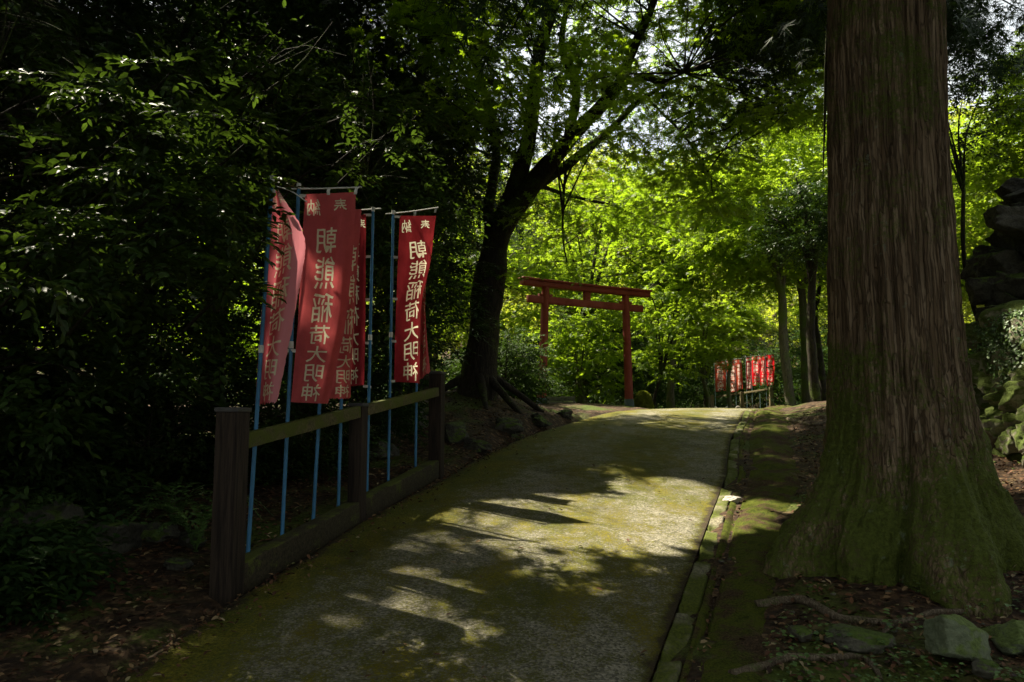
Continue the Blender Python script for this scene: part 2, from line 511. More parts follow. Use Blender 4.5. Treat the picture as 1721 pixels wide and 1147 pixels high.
M['dark_stone'] = stone('dark_stone', (.022, .021, .017), (.085, .08, .06), .35)
M['slab'] = stone('slab_stone', (.10, .12, .07), (.20, .23, .14), .60, (.07, .095, .025))
M['pale_stone'] = stone('pale_stone', (.42, .38, .33), (.62, .56, .5), .0)

def ground_mat():
    g = G('forest_soil')
    v = g.coord()
    n = g.noise(v, 9, 7, .7); f = g.noise(v, 70, 4, .7); b = g.noise(v, .9, 4, .6)
    lf = g.vor(v, 26, out='Color')
    sp = g.n('SeparateColor'); g.l(lf, sp.inputs[0])
    c = g.ramp(sp.outputs[0], [(0, (.020, .012, .007)), (.4, (.048, .028, .015)), (.75, (.085, .05, .026)), (1, (.13, .085, .045))])
    c = g.mix(g.rng(n, .4, .62), c, (.022, .014, .009))
    mk = g.rng(g.math('ADD', b, g.math('MULTIPLY', f, .2)), .62, .74)
    c = g.mix(mk, c, g.mix(g.rng(f, .3, .7), (.028, .042, .006), (.07, .09, .014)))
    h = g.mix(.5, n, g.vor(v, 26))
    return g.end(g.pr(c, .92, g.bump(h, .8, .03), .15))
M['soil'] = ground_mat()

def road_mat():
    g = G('mossy_concrete_path')
    v = g.coord()
    uv = g.n('UVMap'); sp = g.n('SeparateXYZ'); g.l(uv.outputs[0], sp.inputs[0])
    u = sp.outputs[0]
    agg = g.vor(v, 75, out='Color'); sa = g.n('SeparateColor'); g.l(agg, sa.inputs[0])
    f = g.noise(v, 62, 5, .8); b = g.noise(v, 1.0, 5, .62); md = g.noise(v, 8, 6, .7); b2 = g.noise(g.coord((1, .45, 1)), 3.2, 5, .65)
    conc = g.mix(sa.outputs[0], (.075, .070, .050), (.29, .265, .195))
    conc = g.mix(g.rng(f, .52, .70), conc, (.085, .08, .06))
    conc = g.mix(g.rng(b2, .5, .75), conc, (.17, .15, .095))
    # moss: thick on both margins and down the middle, thin in the two wheel tracks
    def bandf(c, wd):
        d = g.math('ABSOLUTE', g.math('SUBTRACT', u, c)); return g.rng(d, wd, 0.0)
    tracks = g.math('ADD', bandf(.90, .20), g.math('MULTIPLY', bandf(.42, .22), .75))
    edge = g.math('ADD', g.rng(u, .26, .03), g.math('MULTIPLY', g.rng(u, .965, 1.0), .8))
    q = g.math('ADD', g.math('MULTIPLY', b, .75), g.math('MULTIPLY', b2, .55))
    q = g.math('ADD', q, g.math('MULTIPLY', edge, .32))
    q = g.math('SUBTRACT', q, g.math('MULTIPLY', tracks, .13))
    q = g.math('ADD', q, g.math('MULTIPLY', g.math('SUBTRACT', f, .5), 1.5))
    q = g.math('ADD', q, g.math('MULTIPLY', g.math('SUBTRACT', md, .5), .6))
    mk = g.rng(q, .425, .72)
    moss = g.mix(g.rng(f, .35, .66), (.030, .036, .003), (.115, .115, .011))
    moss = g.mix(g.rng(b2, .4, .65), moss, g.mix(1.0, moss, (1.5, 1.25, .9), 'MULTIPLY'))
    c = g.mix(mk, conc, moss)
    eg = g.math('ADD', g.math('ADD', g.rng(u, .10, .0, 0, 1, False), g.rng(u, .96, 1.0, 0, .8, False)), g.math('MULTIPLY', g.math('SUBTRACT', md, .5), 1.6))
    c = g.mix(g.rng(eg, .35, .75), c, g.mix(f, (.016, .011, .006), (.06, .042, .022)))   # soil creeping over the ragged edges
    dark = g.rng(g.noise(g.coord((1, .6, 1)), 1.7, 6, .7), .52, .68, 0, .55)
    c = g.mix(dark, c, g.mix(1.0, c, (.42, .44, .40), 'MULTIPLY'))                        # old damp stains
    h = g.mix(.5, f, g.vor(v, 75))
    n1 = g.bump(h, .8, .016)
    n2 = g.bump(mk, .35, .02, n1)
    return g.end(g.pr(c, .92, n2, .2))
M['road'] = road_mat()

def moss_mat(name, c0, c1, brown=.4):
    g = G(name)
    v = g.coord()
    f = g.noise(v, 90, 4, .75); b = g.noise(v, 2.4, 6, .68); m = g.noise(v, 9, 5, .65)
    c = g.mix(g.rng(g.mix(.45, f, m), .36, .62), c0, c1)
    c = g.mix(g.rng(m, .45, .66, 0, .7), c, tuple(x * .45 for x in c1))
    soil = g.mix(g.rng(f, .35, .65), (.020, .012, .007), (.095, .06, .034))
    q = g.math('ADD', g.math('MULTIPLY', b, .8), g.math('MULTIPLY', m, .3))
    c = g.mix(g.math('MULTIPLY', g.rng(q, .50, .62), brown), c, soil)
    return g.end(g.pr(c, .95, g.bump(g.mix(.6, m, f), .9, .03), .1))
M['moss'] = moss_mat('cushion_moss', (.022, .031, .004), (.105, .120, .013), 1.0)
def kerb_mat():
    g = G('kerb_concrete')
    v = g.coord()
    f = g.noise(v, 60, 5, .7); b = g.noise(v, 2.6, 5, .65)
    c = g.mix(g.rng(f, .35, .65), (.075, .066, .042), (.26, .235, .165))
    mk = g.rng(g.math('ADD', b, g.math('MULTIPLY', f, .3)), .50, .68)
    c = g.mix(mk, c, g.mix(g.rng(f, .3, .7), (.03, .04, .004), (.09, .105, .012)))
    return g.end(g.pr(c, .9, g.bump(f, .6, .01), .2))
M['kerb'] = kerb_mat()

def wood_mat(name, c0, c1, moss=.4, vert=True):
    g = G(name)
    n = g.noise(g.coord((30, 30, 1.5) if vert else (1.5, 30, 30)), 1.5, 6, .7, .4)
    b = g.noise(g.coord(), 5, 5, .65); f = g.noise(g.coord(), 80, 3, .7)
    c = g.mix(g.rng(n, .35, .65), c0, c1)
    mk = g.rng(g.math('ADD', g.math('ADD', b, g.math('MULTIPLY', f, .25)), g.math('MULTIPLY', g.up(), .16)), .92 - .5 * moss, 1.06 - .5 * moss)
    c = g.mix(mk, c, g.mix(f, (.03, .04, .005), (.10, .11, .02)))
    return g.end(g.pr(c, .85, g.bump(n, .5, .01), .2))
M['post_wood'] = wood_mat('weathered_post_wood', (.012, .008, .006), (.040, .028, .019), .25)
M['rail_wood'] = wood_mat('mossy_rail_wood', (.045, .038, .018), (.12, .10, .05), .75, False)
M['sill_wood'] = wood_mat('mossy_sill', (.02, .016, .009), (.05, .04, .022), .45, False)
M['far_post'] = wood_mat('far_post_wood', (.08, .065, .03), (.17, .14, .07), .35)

def paint(name, c, wear=.3, rough=.5, dark=(.05, .02, .015), spec=.4):
    g = G(name)
    v = g.coord()
    b = g.noise(v, 3.0, 6, .7); f = g.noise(g.coord((14, 14, 1.2)), 3, 5, .7)
    col = g.mix(g.rng(b, .35, .7), c, tuple(x * .72 for x in c))
    col = g.mix(g.math('MULTIPLY', g.rng(f, .60, .70), wear), col, dark)
    return g.end(g.pr(col, g.rng(b, .3, .7, rough, rough + .2), g.bump(f, .15, .005), spec))
M['torii_red'] = paint('vermilion_paint', (.17, .020, .008), .7, .6)
M['torii_base'] = paint('grey_blue_base', (.05, .075, .08), .4, .7)
M['pole_blue'] = paint('blue_pole_plastic', (.035, .16, .30), .25, .4, (.03, .04, .05))
M['white_plastic'] = paint('white_rod', (.62, .62, .55), .3, .5, (.25, .25, .2))
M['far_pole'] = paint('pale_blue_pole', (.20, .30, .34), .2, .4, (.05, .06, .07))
M['metal'] = paint('dark_metal_cap', (.05, .048, .046), .3, .5, (.03, .02, .015))

def cloth_mat(name, c, tcol, trans=.4, lit_tint=None):
    g = G(name)
    uv = g.n('UVMap')
    n = g.noise(uv.outputs[0], 4, 5, .6)
    wv = g.noise(g.coord((200, 200, 200)), 1.5, 2, .5)
    sp = g.n('TexVoronoi', feature='F1'); g.l(uv.outputs[0], sp.inputs['Vector']); sp.inputs['Scale'].default_value = 26
    col = g.mix(g.rng(n, .35, .7), c, tuple(x * .8 for x in c))
    if lit_tint:
        s = g.n('SeparateXYZ'); g.l(uv.outputs[0], s.inputs[0])
        q = g.math('ADD', g.rng(s.outputs[0], .35, .95), g.math('MULTIPLY', n, .3))
        col = g.mix(g.rng(q, .3, 1.0), col, lit_tint)  # sunlight on the right-hand part, put into the colour
    col = g.mix(g.rng(sp.outputs['Distance'], .10, .05), col, tuple(min(1, x * 1.5 + .06) for x in c))
    p = g.pr(col, .85, g.bump(wv, .15, .003), .1)
    t = g.n('BsdfTranslucent'); g.l(g.mix(.5, col, tcol), t.inputs[0])
    ms = g.n('MixShader'); ms.inputs[0].default_value = trans
    g.l(p, ms.inputs[1]); g.l(t.outputs[0], ms.inputs[2])
    return g.end(ms.outputs[0])
M['red_cloth'] = cloth_mat('faded_red_cloth', (.58, .11, .115), (.72, .12, .12), .38)
M['sun_tinted_cloth'] = cloth_mat('sun_tinted_red_cloth', (.52, .085, .10), (.85, .22, .26), .5, (.80, .34, .38))  # the pink end colour stands for sun falling on the cloth
M['dark_red_cloth'] = cloth_mat('deep_red_cloth', (.33, .028, .036), (.35, .03, .03), .14)
M['brown_red_cloth'] = cloth_mat('weathered_red_cloth', (.36, .085, .045), (.55, .06, .04))
M['bright_red_cloth'] = cloth_mat('bright_red_cloth', (.62, .02, .03), (.8, .02, .03), .5)
def letter_mat(name, c):
    g = G(name)
    n = g.noise(g.coord(), 30, 4, .7)
    col = g.mix(g.rng(n, .45, .75), c, tuple(x * .8 for x in c))
    p = g.pr(col, .9, None, .1)
    t = g.n('BsdfTranslucent'); t.inputs[0].default_value = (*c, 1)
    ms = g.n('MixShader'); ms.inputs[0].default_value = .4
    g.l(p, ms.inputs[1]); g.l(t.outputs[0], ms.inputs[2])
    return g.end(ms.outputs[0])
M['letter'] = letter_mat('cream_lettering', (.80, .76, .54))
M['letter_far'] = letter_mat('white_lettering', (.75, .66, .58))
g = G('fallen_leaf')
cc = g.ramp(g.island(), [(0, (.022, .012, .007)), (.4, (.080, .034, .016)), (.7, (.135, .062, .028)), (.88, (.20, .13, .06)), (.97, (.30, .24, .14)), (1, (.10, .11, .02))])
M['litter'] = g.end(g.pr(cc, .75, None, .25))
g = G('herb_leaf')
cc = g.ramp(g.island(), [(0, (.035, .075, .014)), (.6, (.06, .12, .02)), (1, (.09, .16, .03))])
M['herb'] = g.end(g.pr(cc, .5, None, .4))
g = G('dead_wood')
nn = g.noise(g.coord((4, 4, 30)), 4, 5, .7)
M['dead_wood'] = g.end(g.pr(g.mix(g.rng(nn, .35, .65), (.16, .13, .08), (.42, .37, .26)), .85, g.bump(nn, .5, .01), .2))

# ------------------------------------------------------------------ sun openings of the canopy (world points)
def shaft(px, py, r, k=.985, D=None, lift=0.0):
    T = at(px, py, D) if D else gpt(px, py, lift)
    LIT.append((T, r, k))
shaft(1110, 890, .85, .995)
shaft(1000, 885, .75, .995)
shaft(880, 890, .66, .985)
shaft(800, 905, .52, .96)
shaft(1135, 840, .55, .995)
shaft(720, 945, .32, .88)
shaft(1060, 925, .6, .99)
shaft(650, 965, .25, .85)
shaft(430, 1003, .28, .96)
shaft(520, 985, .2, .9)
shaft(960, 950, .5, .92)
shaft(850, 985, .42, .75)
shaft(720, 1010, .3, .6)
shaft(1000, 1090, .5, .15)
shaft(110, 905, .28, .85)
shaft(335, 735, .35, .95)
shaft(100, 745, .4, .85)
shaft(290, 700, .25, .95, 6.4)
shaft(1290, 865, .42, .97)
shaft(1330, 890, .3, .9)
shaft(1180, 725, .8, .8)
shaft(1690, 640, 1.1, .99, 7.3)
shaft(1690, 540, .6, .99, 7.6)
shaft(1690, 770, .5, .97)
shaft(485, 520, .5, .998, 5.0)
shaft(490, 420, .42, .99, 5.0)
shaft(470, 620, .3, .97, 5.0)
shaft(540, 600, .3, .8, 5.4)
for _p in ((100, 560, 4.6), (210, 500, 4.7), (60, 660, 4.6), (330, 560, 5.2), (120, 730, 5.0), (380, 480, 4.9), (60, 250, 4.4), (300, 250, 4.7), (470, 260, 5.2), (780, 330, 10), (640, 300, 8), (760, 210, 9), (130, 240, 4.5), (260, 150, 4.7), (410, 195, 4.8), (330, 355, 4.5), (190, 395, 4.3), (340, 425, 4.4), (480, 385, 4.6), (90, 130, 4.6), (60, 365, 4.2), (590, 180, 6.2), (700, 180, 6.8)):
    shaft(_p[0], _p[1], .30, .93, _p[2])
shaft(1285, 625, 1.5, .995, 35)
shaft(1220, 630, .9, .8, 36.5)
shaft(960, 570, 1.5, .95, 22.6)
shaft(1130, 570, 1.5, .95, 23.4)
shaft(1000, 420, 2.0, .9, 26)
shaft(1290, 770, .45, .7)
shaft(1290, 725, .5, .7)

# ================================================================== THE SETTING
def axis_pts(spec):
    out = []
    for a, b, n in spec: out += list(np.linspace(a, b, n, endpoint=False))
    return np.array(out + [spec[-1][1]])
gx = axis_pts([(-160, -40, 14), (-40, -9, 40), (-9, -4, 60), (-4, 6, 190), (6, 12, 60), (12, 40, 36), (40, 170, 14)])
gy = axis_pts([(-60, -6, 16), (-6, 1, 25), (1, 11, 190), (11, 24, 130), (24, 48, 60), (48, 200, 30)])
X, Y = np.meshgrid(gx, gy)
mb = MB(); grid(mb, np.stack([X, Y, ground(X, Y)], -1))
tag(mb.build('ground', M['soil']), kind='structure')

ys = axis_pts([(-7, 2, 24), (2, 14, 200), (14, 40, 120), (40, 62, 20)])
us = np.linspace(0, 1, 46)
l, r = road_l(ys)[:, None], road_r(ys)[:, None]
wig = .05 * fbm(np.stack([ys * 1.3, ys * 0, ys * 0], -1), 3)[:, None]
XR = l + wig * (1 - us) + (r - l) * us
YR = np.repeat(ys[:, None], len(us), 1)
PR = np.stack([XR, YR, base_h(XR, YR)], -1)
PR[..., 2] += .012 * (1 - (2 * us - 1) ** 2) * 2 + .010 * fbm(PR * 1.2, 3) + .004 * fbm(PR * 7, 2) - .05 * (np.maximum(0, .04 - us) / .04)
mb = MB(); grid(mb, PR)
road = mb.build('path', M['road'])
tag(road, kind='structure')
me = road.data
uvl = me.uv_layers.new(name='UVMap')
vi = np.zeros(len(me.loops), np.int32); me.loops.foreach_get('vertex_index', vi)
uvs = np.stack([np.broadcast_to(us[None], XR.shape).ravel()[vi], (YR / 3).ravel()[vi]], -1)
uvl.data.foreach_set('uv', uvs.astype(np.float32).ravel())

# kerb strip, litter-filled joint and mossy verge on the right-hand side
def strip(off0, off1, zf, n, y0, y1, ny):
    yy = np.linspace(y0, y1, ny)[:, None]
    t = np.linspace(0, 1, n)[None]
    o0, o1 = off0(yy), off1(yy)
    x = road_r(yy) + o0 + (o1 - o0) * t
    y = np.repeat(yy, n, 1)
    return np.stack([x, y, base_h(x, y) + zf(x, y, np.repeat(t, ny, 0))], -1)
def zk(x, y, t):
    p = np.stack([x, y, 0 * x], -1)
    edge = np.minimum(t, 1 - t)
    gap = np.abs(((y + .2) / 1.1) % 1.0 - .5)
    blk = np.floor((y + .2) / 1.1).astype(int)
    jit = (_h(blk, blk * 0 + 3, blk * 0 + 1) - .5) * .03
    tl = (_h(blk, blk * 0 + 8, blk * 0 + 1) - .5) * .05 * t
    chip = np.maximum(0, fbm(p * 5.5 + 3, 3) - .05) * .16
    return -.06 + .075 * sstep(0, .14 + .10 * np.abs(fbm(p * 7, 2)), edge) + .012 * fbm(p * 6, 3) + jit + tl - chip - .03 * (1 - sstep(0, .02, .5 - gap))
mb = MB(); grid(mb, strip(lambda y: y * 0 - .01, lambda y: y * 0 + .145, zk, 14, .5, 30, 620))
tag(mb.build('kerb', M['kerb']), kind='structure')
def verge_w(y): return np.interp(y, [0, 3.5, 5, 6.6, 9, 12, 20], [.42, .42, .46, .60, .76, .78, .6])
def zv(x, y, t):
    p = np.stack([x, y, 0 * x], -1)
    hump = np.abs(np.sin((y + .45 * fbm(p * .9, 2)) * math.pi / .95)) ** .7
    tt = t + .12 * fbm(p * 2.2 + 7, 4) + .05 * fbm(p * 9, 2)
    edge = np.minimum(t, np.clip(1 - tt, 0, 1))
    far = sstep(5, 8, y)
    groove = np.exp(-((t - .13) / .05) ** 2) * .045
    g_ = ground(x, y) - base_h(x, y)
    h = g_ * sstep(.3, 1.0, t) + (.035 + .045 * hump * far) * sstep(.0, .45, edge) - .035 * (1 - sstep(0, .16, edge)) * (t > .5)
    return h + .018 * (t < .2) - groove + .022 * fbm(p * 3.3, 3) + .012 * fbm(p * 15, 3)
mb = MB(); grid(mb, strip(lambda y: y * 0 + .14, lambda y: .14 + verge_w(y), zv, 40, .8, 24, 900))
tag(mb.build('mossy_verge', M['moss']), kind='structure')

# ================================================================== GREAT CEDAR
CB = np.array([2.58, 5.15, 0.0]); CB[2] = 0.70
def cedar_trunk():
    nz, na = 520, 420
    zt = np.concatenate([np.linspace(-.25, 2.0, 300), np.linspace(2.0, 11.0, 221)[1:]])
    # radius and centre line measured from the photograph's outline
    rows = np.array([[-200, 1393, 1578], [0, 1394, 1585], [150, 1394, 1587], [300, 1396, 1592], [450, 1396, 1605], [600, 1398, 1620], [700, 1393, 1640], [760, 1383, 1655], [800, 1371, 1668],
                     [840, 1352, 1684], [870, 1330, 1698], [900, 1312, 1716], [960, 1290, 1735], [1030, 1270, 1760]])
    zk_, rk, xk = [], [], []
    dist = math.hypot(CB[0], CB[1])
    for py, a, b in rows[::-1]:
        ra, rb = ray(a, py), ray(b, py)
        aa, ab = math.atan2(ra[0], ra[1]), math.atan2(rb[0], rb[1])
        zk_.append(EYE[2] + ra[2] / ra[1] * CB[1] - CB[2]); rk.append(dist * math.sin((ab - aa) / 2)); xk.append(CB[1] * math.tan((aa + ab) / 2) - CB[0])
    zk_ = np.array(zk_ + [11.0]); rk = np.array(rk + [rk[-1] * .8]); xk = np.array(xk + [xk[-1] - .05])
    flk = np.clip((1.35 - zk_) / 1.35, 0, 1.3) ** 2.0
    rk = rk / (1 + .17 * flk) * .985
    r0 = np.interp(zt, zk_, rk); cx = np.interp(zt, zk_, xk)
    th = np.linspace(0, 2 * np.pi, na, endpoint=False)
    TH, Z = np.meshgrid(th, zt)
    fl = np.clip((1.35 - Z) / 1.35, 0, 1.3) ** 2.0
    def lobe(c, wd, p=1.0): 
        d = np.abs((TH - c + np.pi) % (2 * np.pi) - np.pi); return np.exp(-(d / wd) ** 2) * p
    # angle 0 = +x (right), -pi/2 = towards the camera
    L = lobe(math.radians(-172), .32, .75) + lobe(math.radians(-132), .22, .35) + lobe(math.radians(-84), .38, 1.0) + lobe(math.radians(-12), .34, 1.05) + lobe(math.radians(50), .4, .6) + lobe(math.radians(120), .4, .6)
    wob = .055 * fbm(np.stack([np.cos(TH) * 1.6, np.sin(TH) * 1.6, Z * .35], -1), 3) * np.clip(1.4 - .25 * Z, .35, 1)
    flute = (lobe(math.radians(-112), .09, -.11) + lobe(math.radians(-52), .10, -.10) + lobe(math.radians(-150), .08, -.06) + lobe(math.radians(-84), .05, -.035)) * sstep(2.4, .5, Z)
    q = np.stack([np.cos(TH) * 9, np.sin(TH) * 9, Z * .8 + .3 * np.sin(TH * 3)], -1)
    rid = 1 - np.abs(fbm(q, 4)) * 2
    q2 = np.stack([np.cos(TH) * 26, np.sin(TH) * 26, Z * 1.6], -1)
    fine = fbm(q2, 3)
    # peeling strips of bark with torn ends
    cell = np.floor(TH * 14 + 1.2 * fbm(np.stack([TH * 0, TH * 0, Z * 1.3], -1), 2))
    zc = np.floor(Z * 1.7 + _h(cell.astype(int) % 97, 5, 1) * 3)
    strip_h = _h(cell.astype(int) % 97, zc.astype(int), 9)
    Rr = r0[:, None] * (1 + .50 * fl * L - .10 * fl + wob) + flute * r0[:, None] + .020 * rid + .010 * fine + .017 * (strip_h - .5)
    knot = np.exp(-(((TH - math.radians(-75)) / .10) ** 2 + ((Z - 3.05) / .12) ** 2))
    Rr = Rr + knot * .03 - .045 * np.exp(-(((TH - math.radians(-75)) / .045) ** 2 + ((Z - 3.05) / .06) ** 2))
    lump = fbm(np.stack([np.cos(TH) * 6, np.sin(TH) * 6, Z * 3.5], -1), 4) * (fl * .06 + .012)
    mossy = np.maximum(0, fbm(np.stack([np.cos(TH) * 12, np.sin(TH) * 12, Z * 9], -1), 4)) * .05 * sstep(1.9, .4, Z)
    ribs = (np.abs(fbm(np.stack([TH * 7, TH * 0, Z * .7], -1), 3)) - .25) * .07 * sstep(2.6, .6, Z)
    Rr = Rr + lump + mossy + ribs
    V = np.stack([cx[:, None] + np.cos(TH) * Rr, np.sin(TH) * Rr, Z], -1)
    mb = MB()
    n = len(zt)
    i = np.arange(n - 1)[:, None] * na; j = np.arange(na)[None]; k = (j + 1) % na
    mb.add(V.reshape(-1, 3), np.stack([i + j, i + k, i + na + k, i + na + j], -1).reshape(-1, 4))
    return mb
cedar = empty('cedar_tree', CB)
tag(cedar, 'huge mossy cedar with flaring roots and shaggy brown bark right of the path', 'tree')
tk = cedar_trunk().build('trunk', M['cedar_bark'], None); tk.parent = cedar

def droop_boughs(mbB, mbL, base, axis_x, z0, z1, n, reach, sprays, L=.16, gate=True, rmin=.35, az=None, tw_k=5, up=.15):
    """cedar boughs: limbs leave the trunk, sag, and carry hanging needle sprays"""
    C, rd = [], []
    for i in range(n):
        z = z0 + (z1 - z0) * ((i + R.random()) / n)
        a = R.random() * 2 * np.pi if az is None else R.uniform(*az)
        f = 1 - (z - z0) / (z1 - z0 + 1e-6)
        ln = reach * (rmin + (1 - rmin) * f) * R.uniform(.7, 1.15)
        d = np.array([math.cos(a), math.sin(a), 0])
        p0 = base + np.array([axis_x * (z - z0), 0, z])
        pts = [p0, p0 + d * ln * .35 + [0, 0, up * ln * .5], p0 + d * ln * .7 + [0, 0, -.02 * ln], p0 + d * ln + [0, 0, -.28 * ln]]
        P = spline(pts, 8)
        tube(mbB, P, np.linspace(.012 + .014 * ln, .006, 8), 5, cap=False)
        for t in np.linspace(.3, 1.0, max(3, int(ln * 2.2))):
            k = min(int(t * 7), 6)
            q = P[k] + (P[min(k + 1, 7)] - P[k]) * (t * 7 - k)
            C.append(q + R.normal(size=3) * [.18, .18, .08]); rd.append(.22 + .20 * ln * .3)
    C = np.array(C); rd = np.array(rd)
    pads(mbL, 'needle', C, rd, sprays, tw_k, L, L * 1.1, .38, thick=.35, droop=.55, tdroop=.45, jit=.5, tilt=.35, spread=.6, gate=gate, down=.5)

mbB, mbL = MB(), MB()
base0 = np.array([CB[0] - .1, CB[1], 0])
droop_boughs(mbB, mbL, base0, -.02, 5.4, 15.0, 90, 4.6, 15, .20)
mbB.build('bough', M['dark_bark'], cedar)
mbL.build('crown', M['cedar_leaf'], cedar, smooth=False)
# surface roots traced over the soil
def ground_path(pix, n=30, lift=.012, wob=.015):
    P = np.array([gpt(a, b) for a, b in pix])
    S = spline(P, n)
    S[:, 2] = ground(S[:, 0], S[:, 1]) + lift + wob * fbm(S * 3, 2)
    return S
for pix, r0 in (([(1270, 1022), (1345, 1014), (1400, 1040), (1450, 1048), (1500, 1050), (1560, 1036), (1640, 1030)], .030),
                ([(1500, 1050), (1480, 1082), (1500, 1105), (1512, 1120)], .014),
                ([(1230, 1140), (1320, 1112), (1395, 1112), (1440, 1108), (1470, 1128), (1480, 1146)], .024),
                ([(1320, 705), (1360, 716), (1400, 708)], .035),
                ([(1270, 818), (1310, 800), (1370, 806)], .025)):
    S = ground_path(pix, 34, r0 * .3)
    mb = MB(); tube(mb, S, np.linspace(r0, r0 * .45, 34), 8, .35)
    mb.build('root', M['root'], cedar)

# ================================================================== TORII
def torii():
    BL, BR = at(910, 689, 20.0), at(1058, 689, 21.3)
    zl = float(base_h(BL[0], BL[1])); 
    BL[2] = BR[2] = zl - .05
    # top of pillars from the photograph
    TL, TR = at(917, 486, 20.0), at(1051, 495, 21.3)
    ztop = (TL[2] + TR[2]) / 2
    TL[2] = TR[2] = ztop
    ax = nrm(TR - TL); ay = np.array([-ax[1], ax[0], 0]); az = np.array([0, 0, 1.])
    t = empty('torii_gate', (BL + BR) / 2)
    tag(t, 'vermilion torii gate with plain straight lintel standing beyond the crest of the path', 'torii gate')
    for B, T_ in ((BL, TL), (BR, TR)):
        P = spline([B, (B + T_) / 2, T_], 14)
        mb = MB(); tube(mb, P, np.linspace(.120, .100, 14), 24)
        mb.build('pillar', M['torii_red'], t)
        d = nrm(T_ - B)
        mb = MB(); tube(mb, [B - d * .1, B + d * .30, B + d * .36], [.138, .136, .120], 24)
        mb.build('pillar_sleeve', M['torii_base'], t)
    c = (TL + TR) / 2
    span = np.linalg.norm(TR - TL)
    EL, ER = at(875, 474, 19.62), at(1091, 488, 21.72)
    ln = np.linalg.norm((ER - EL)[:2]); cc = c + ax * ((ER + EL) / 2 - c).dot(ax)
    def beam(name, cen, lx, ly, lz, bev=.012, flare=0.0, rise=0.0):
        bm_ = MB()
        n = 28
        xs = np.linspace(-.5, .5, n)
        sec = np.array([[-.5, -.5], [.5, -.5], [.5, .5], [-.5, .5]])
        V = []
        for x in xs:
            for a, b in sec:
                k = 1 + flare * (b > 0)
                V.append(cen + ax * x * lx + ay * a * ly * k + az * (b * lz + rise * (2 * x) ** 2))
        V = np.array(V)
        f = [[i * 4 + j, i * 4 + (j + 1) % 4, (i + 1) * 4 + (j + 1) % 4, (i + 1) * 4 + j] for i in range(n - 1) for j in range(4)]
        f += [[3, 2, 1, 0], [(n - 1) * 4 + q for q in range(4)]]
        bm_.add(V, f)
        o = bm_.build(name, M['torii_red'], t, smooth=False)
        md = o.modifiers.new('bevel', 'BEVEL'); md.width = bev; md.segments = 2; md.limit_method = 'ANGLE'
        return o
    beam('shimaki_lintel', cc + az * .065, ln * .985, .20, .13, .010, .08, .02)
    beam('kasagi_cap', cc + az * .160, ln, .27, .06, .012, .10, .02)
    zn = (at(917, 506, 20.0)[2] + at(1051, 516, 21.3)[2]) / 2
    nl, nr = at(887, 506, 19.7), at(1079, 517, 21.6)
    cn = c + ax * ((nl + nr) / 2 - c).dot(ax); cn[2] = zn
    beam('tie_beam', cn, np.linalg.norm((nr - nl)[:2]),   .11, .19)
    mb = MB(); box(mb, c + az * ((zn + .10 - ztop) / 2), ax, ay, az, .19, .11, ztop - zn - .10, .008)
    mb.build('centre_strut', M['torii_red'], t)
    for B, T_ in ((BL, TL), (BR, TR)):
        f = (zn + .13 - B[2]) / (T_[2] - B[2])
        p = B + (T_ - B) * f
        for s in (-1, 1):
            mb = MB(); box(mb, p + ax * s * .14, ax, ay, az, .13, .09, .055, .008)
            mb.build('wedge', M['torii_red'], t)
torii()

# ================================================================== NEAR BANNER RACK
def on_sill(px, py): return gpt(px, py)
RK0 = at(381, 985, 4.75); RK1 = at(733, 798, 8.5)
RK0[2] = float(base_h(RK0[0], RK0[1])) ; RK1[2] = float(base_h(RK1[0], RK1[1]))
rdir = RK1 - RK0
rh = nrm(np.array([rdir[0], rdir[1], 0])); rn = np.array([-rh[1], rh[0], 0]); UP = np.array([0, 0, 1.])
ru = nrm(rdir); rup = np.cross(rn * -1, ru) * 1.0
rup = rup if rup[2] > 0 else -rup
rack = empty('banner_rack', RK0)
tag(rack, 'near dark wooden banner rack with mossy rail along the left edge of the path', 'banner rack')
for f in (0, .473, 1.0):
    b = RK0 + rdir * f
    b[2] = float(base_h(b[0], b[1])) - .12
    hgt = 1.195 if f != .473 else 1.045
    wd = (.145 if f == 0 else .12 if f < 1 else .14)
    mb = MB(); box(mb, b + UP * hgt / 2, rh, rn, UP, wd, wd, hgt, .008)
    po = mb.build('post', M['post_wood'], rack)
    mb = MB(); box(mb, b + UP * (hgt + .012), rh, rn, UP, wd + .014, wd + .014, .03, .006)
    mb.build('post_cap', M['metal'], po).location = -np.array([0, 0, 0.])
for f0, f1 in ((0.020, .457), (.489, .981)):
    p, q = RK0 + rdir * f0 + UP * .885, RK0 + rdir * f1 + UP * .885
    mb = MB(); box(mb, (p + q) / 2 - rn * .02, ru, rn, rup, np.linalg.norm(q - p) - .004, .06, .095, .006)
    mb.build('rail', M['rail_wood'], rack)
    p, q = RK0 + rdir * f0, RK0 + rdir * f1
    mb = MB(); box(mb, (p + q) / 2 + UP * .055, ru, rn, rup, np.linalg.norm(q - p) - .004, .12, .19, .012)
    mb.build('sill', M['sill_wood'], rack)

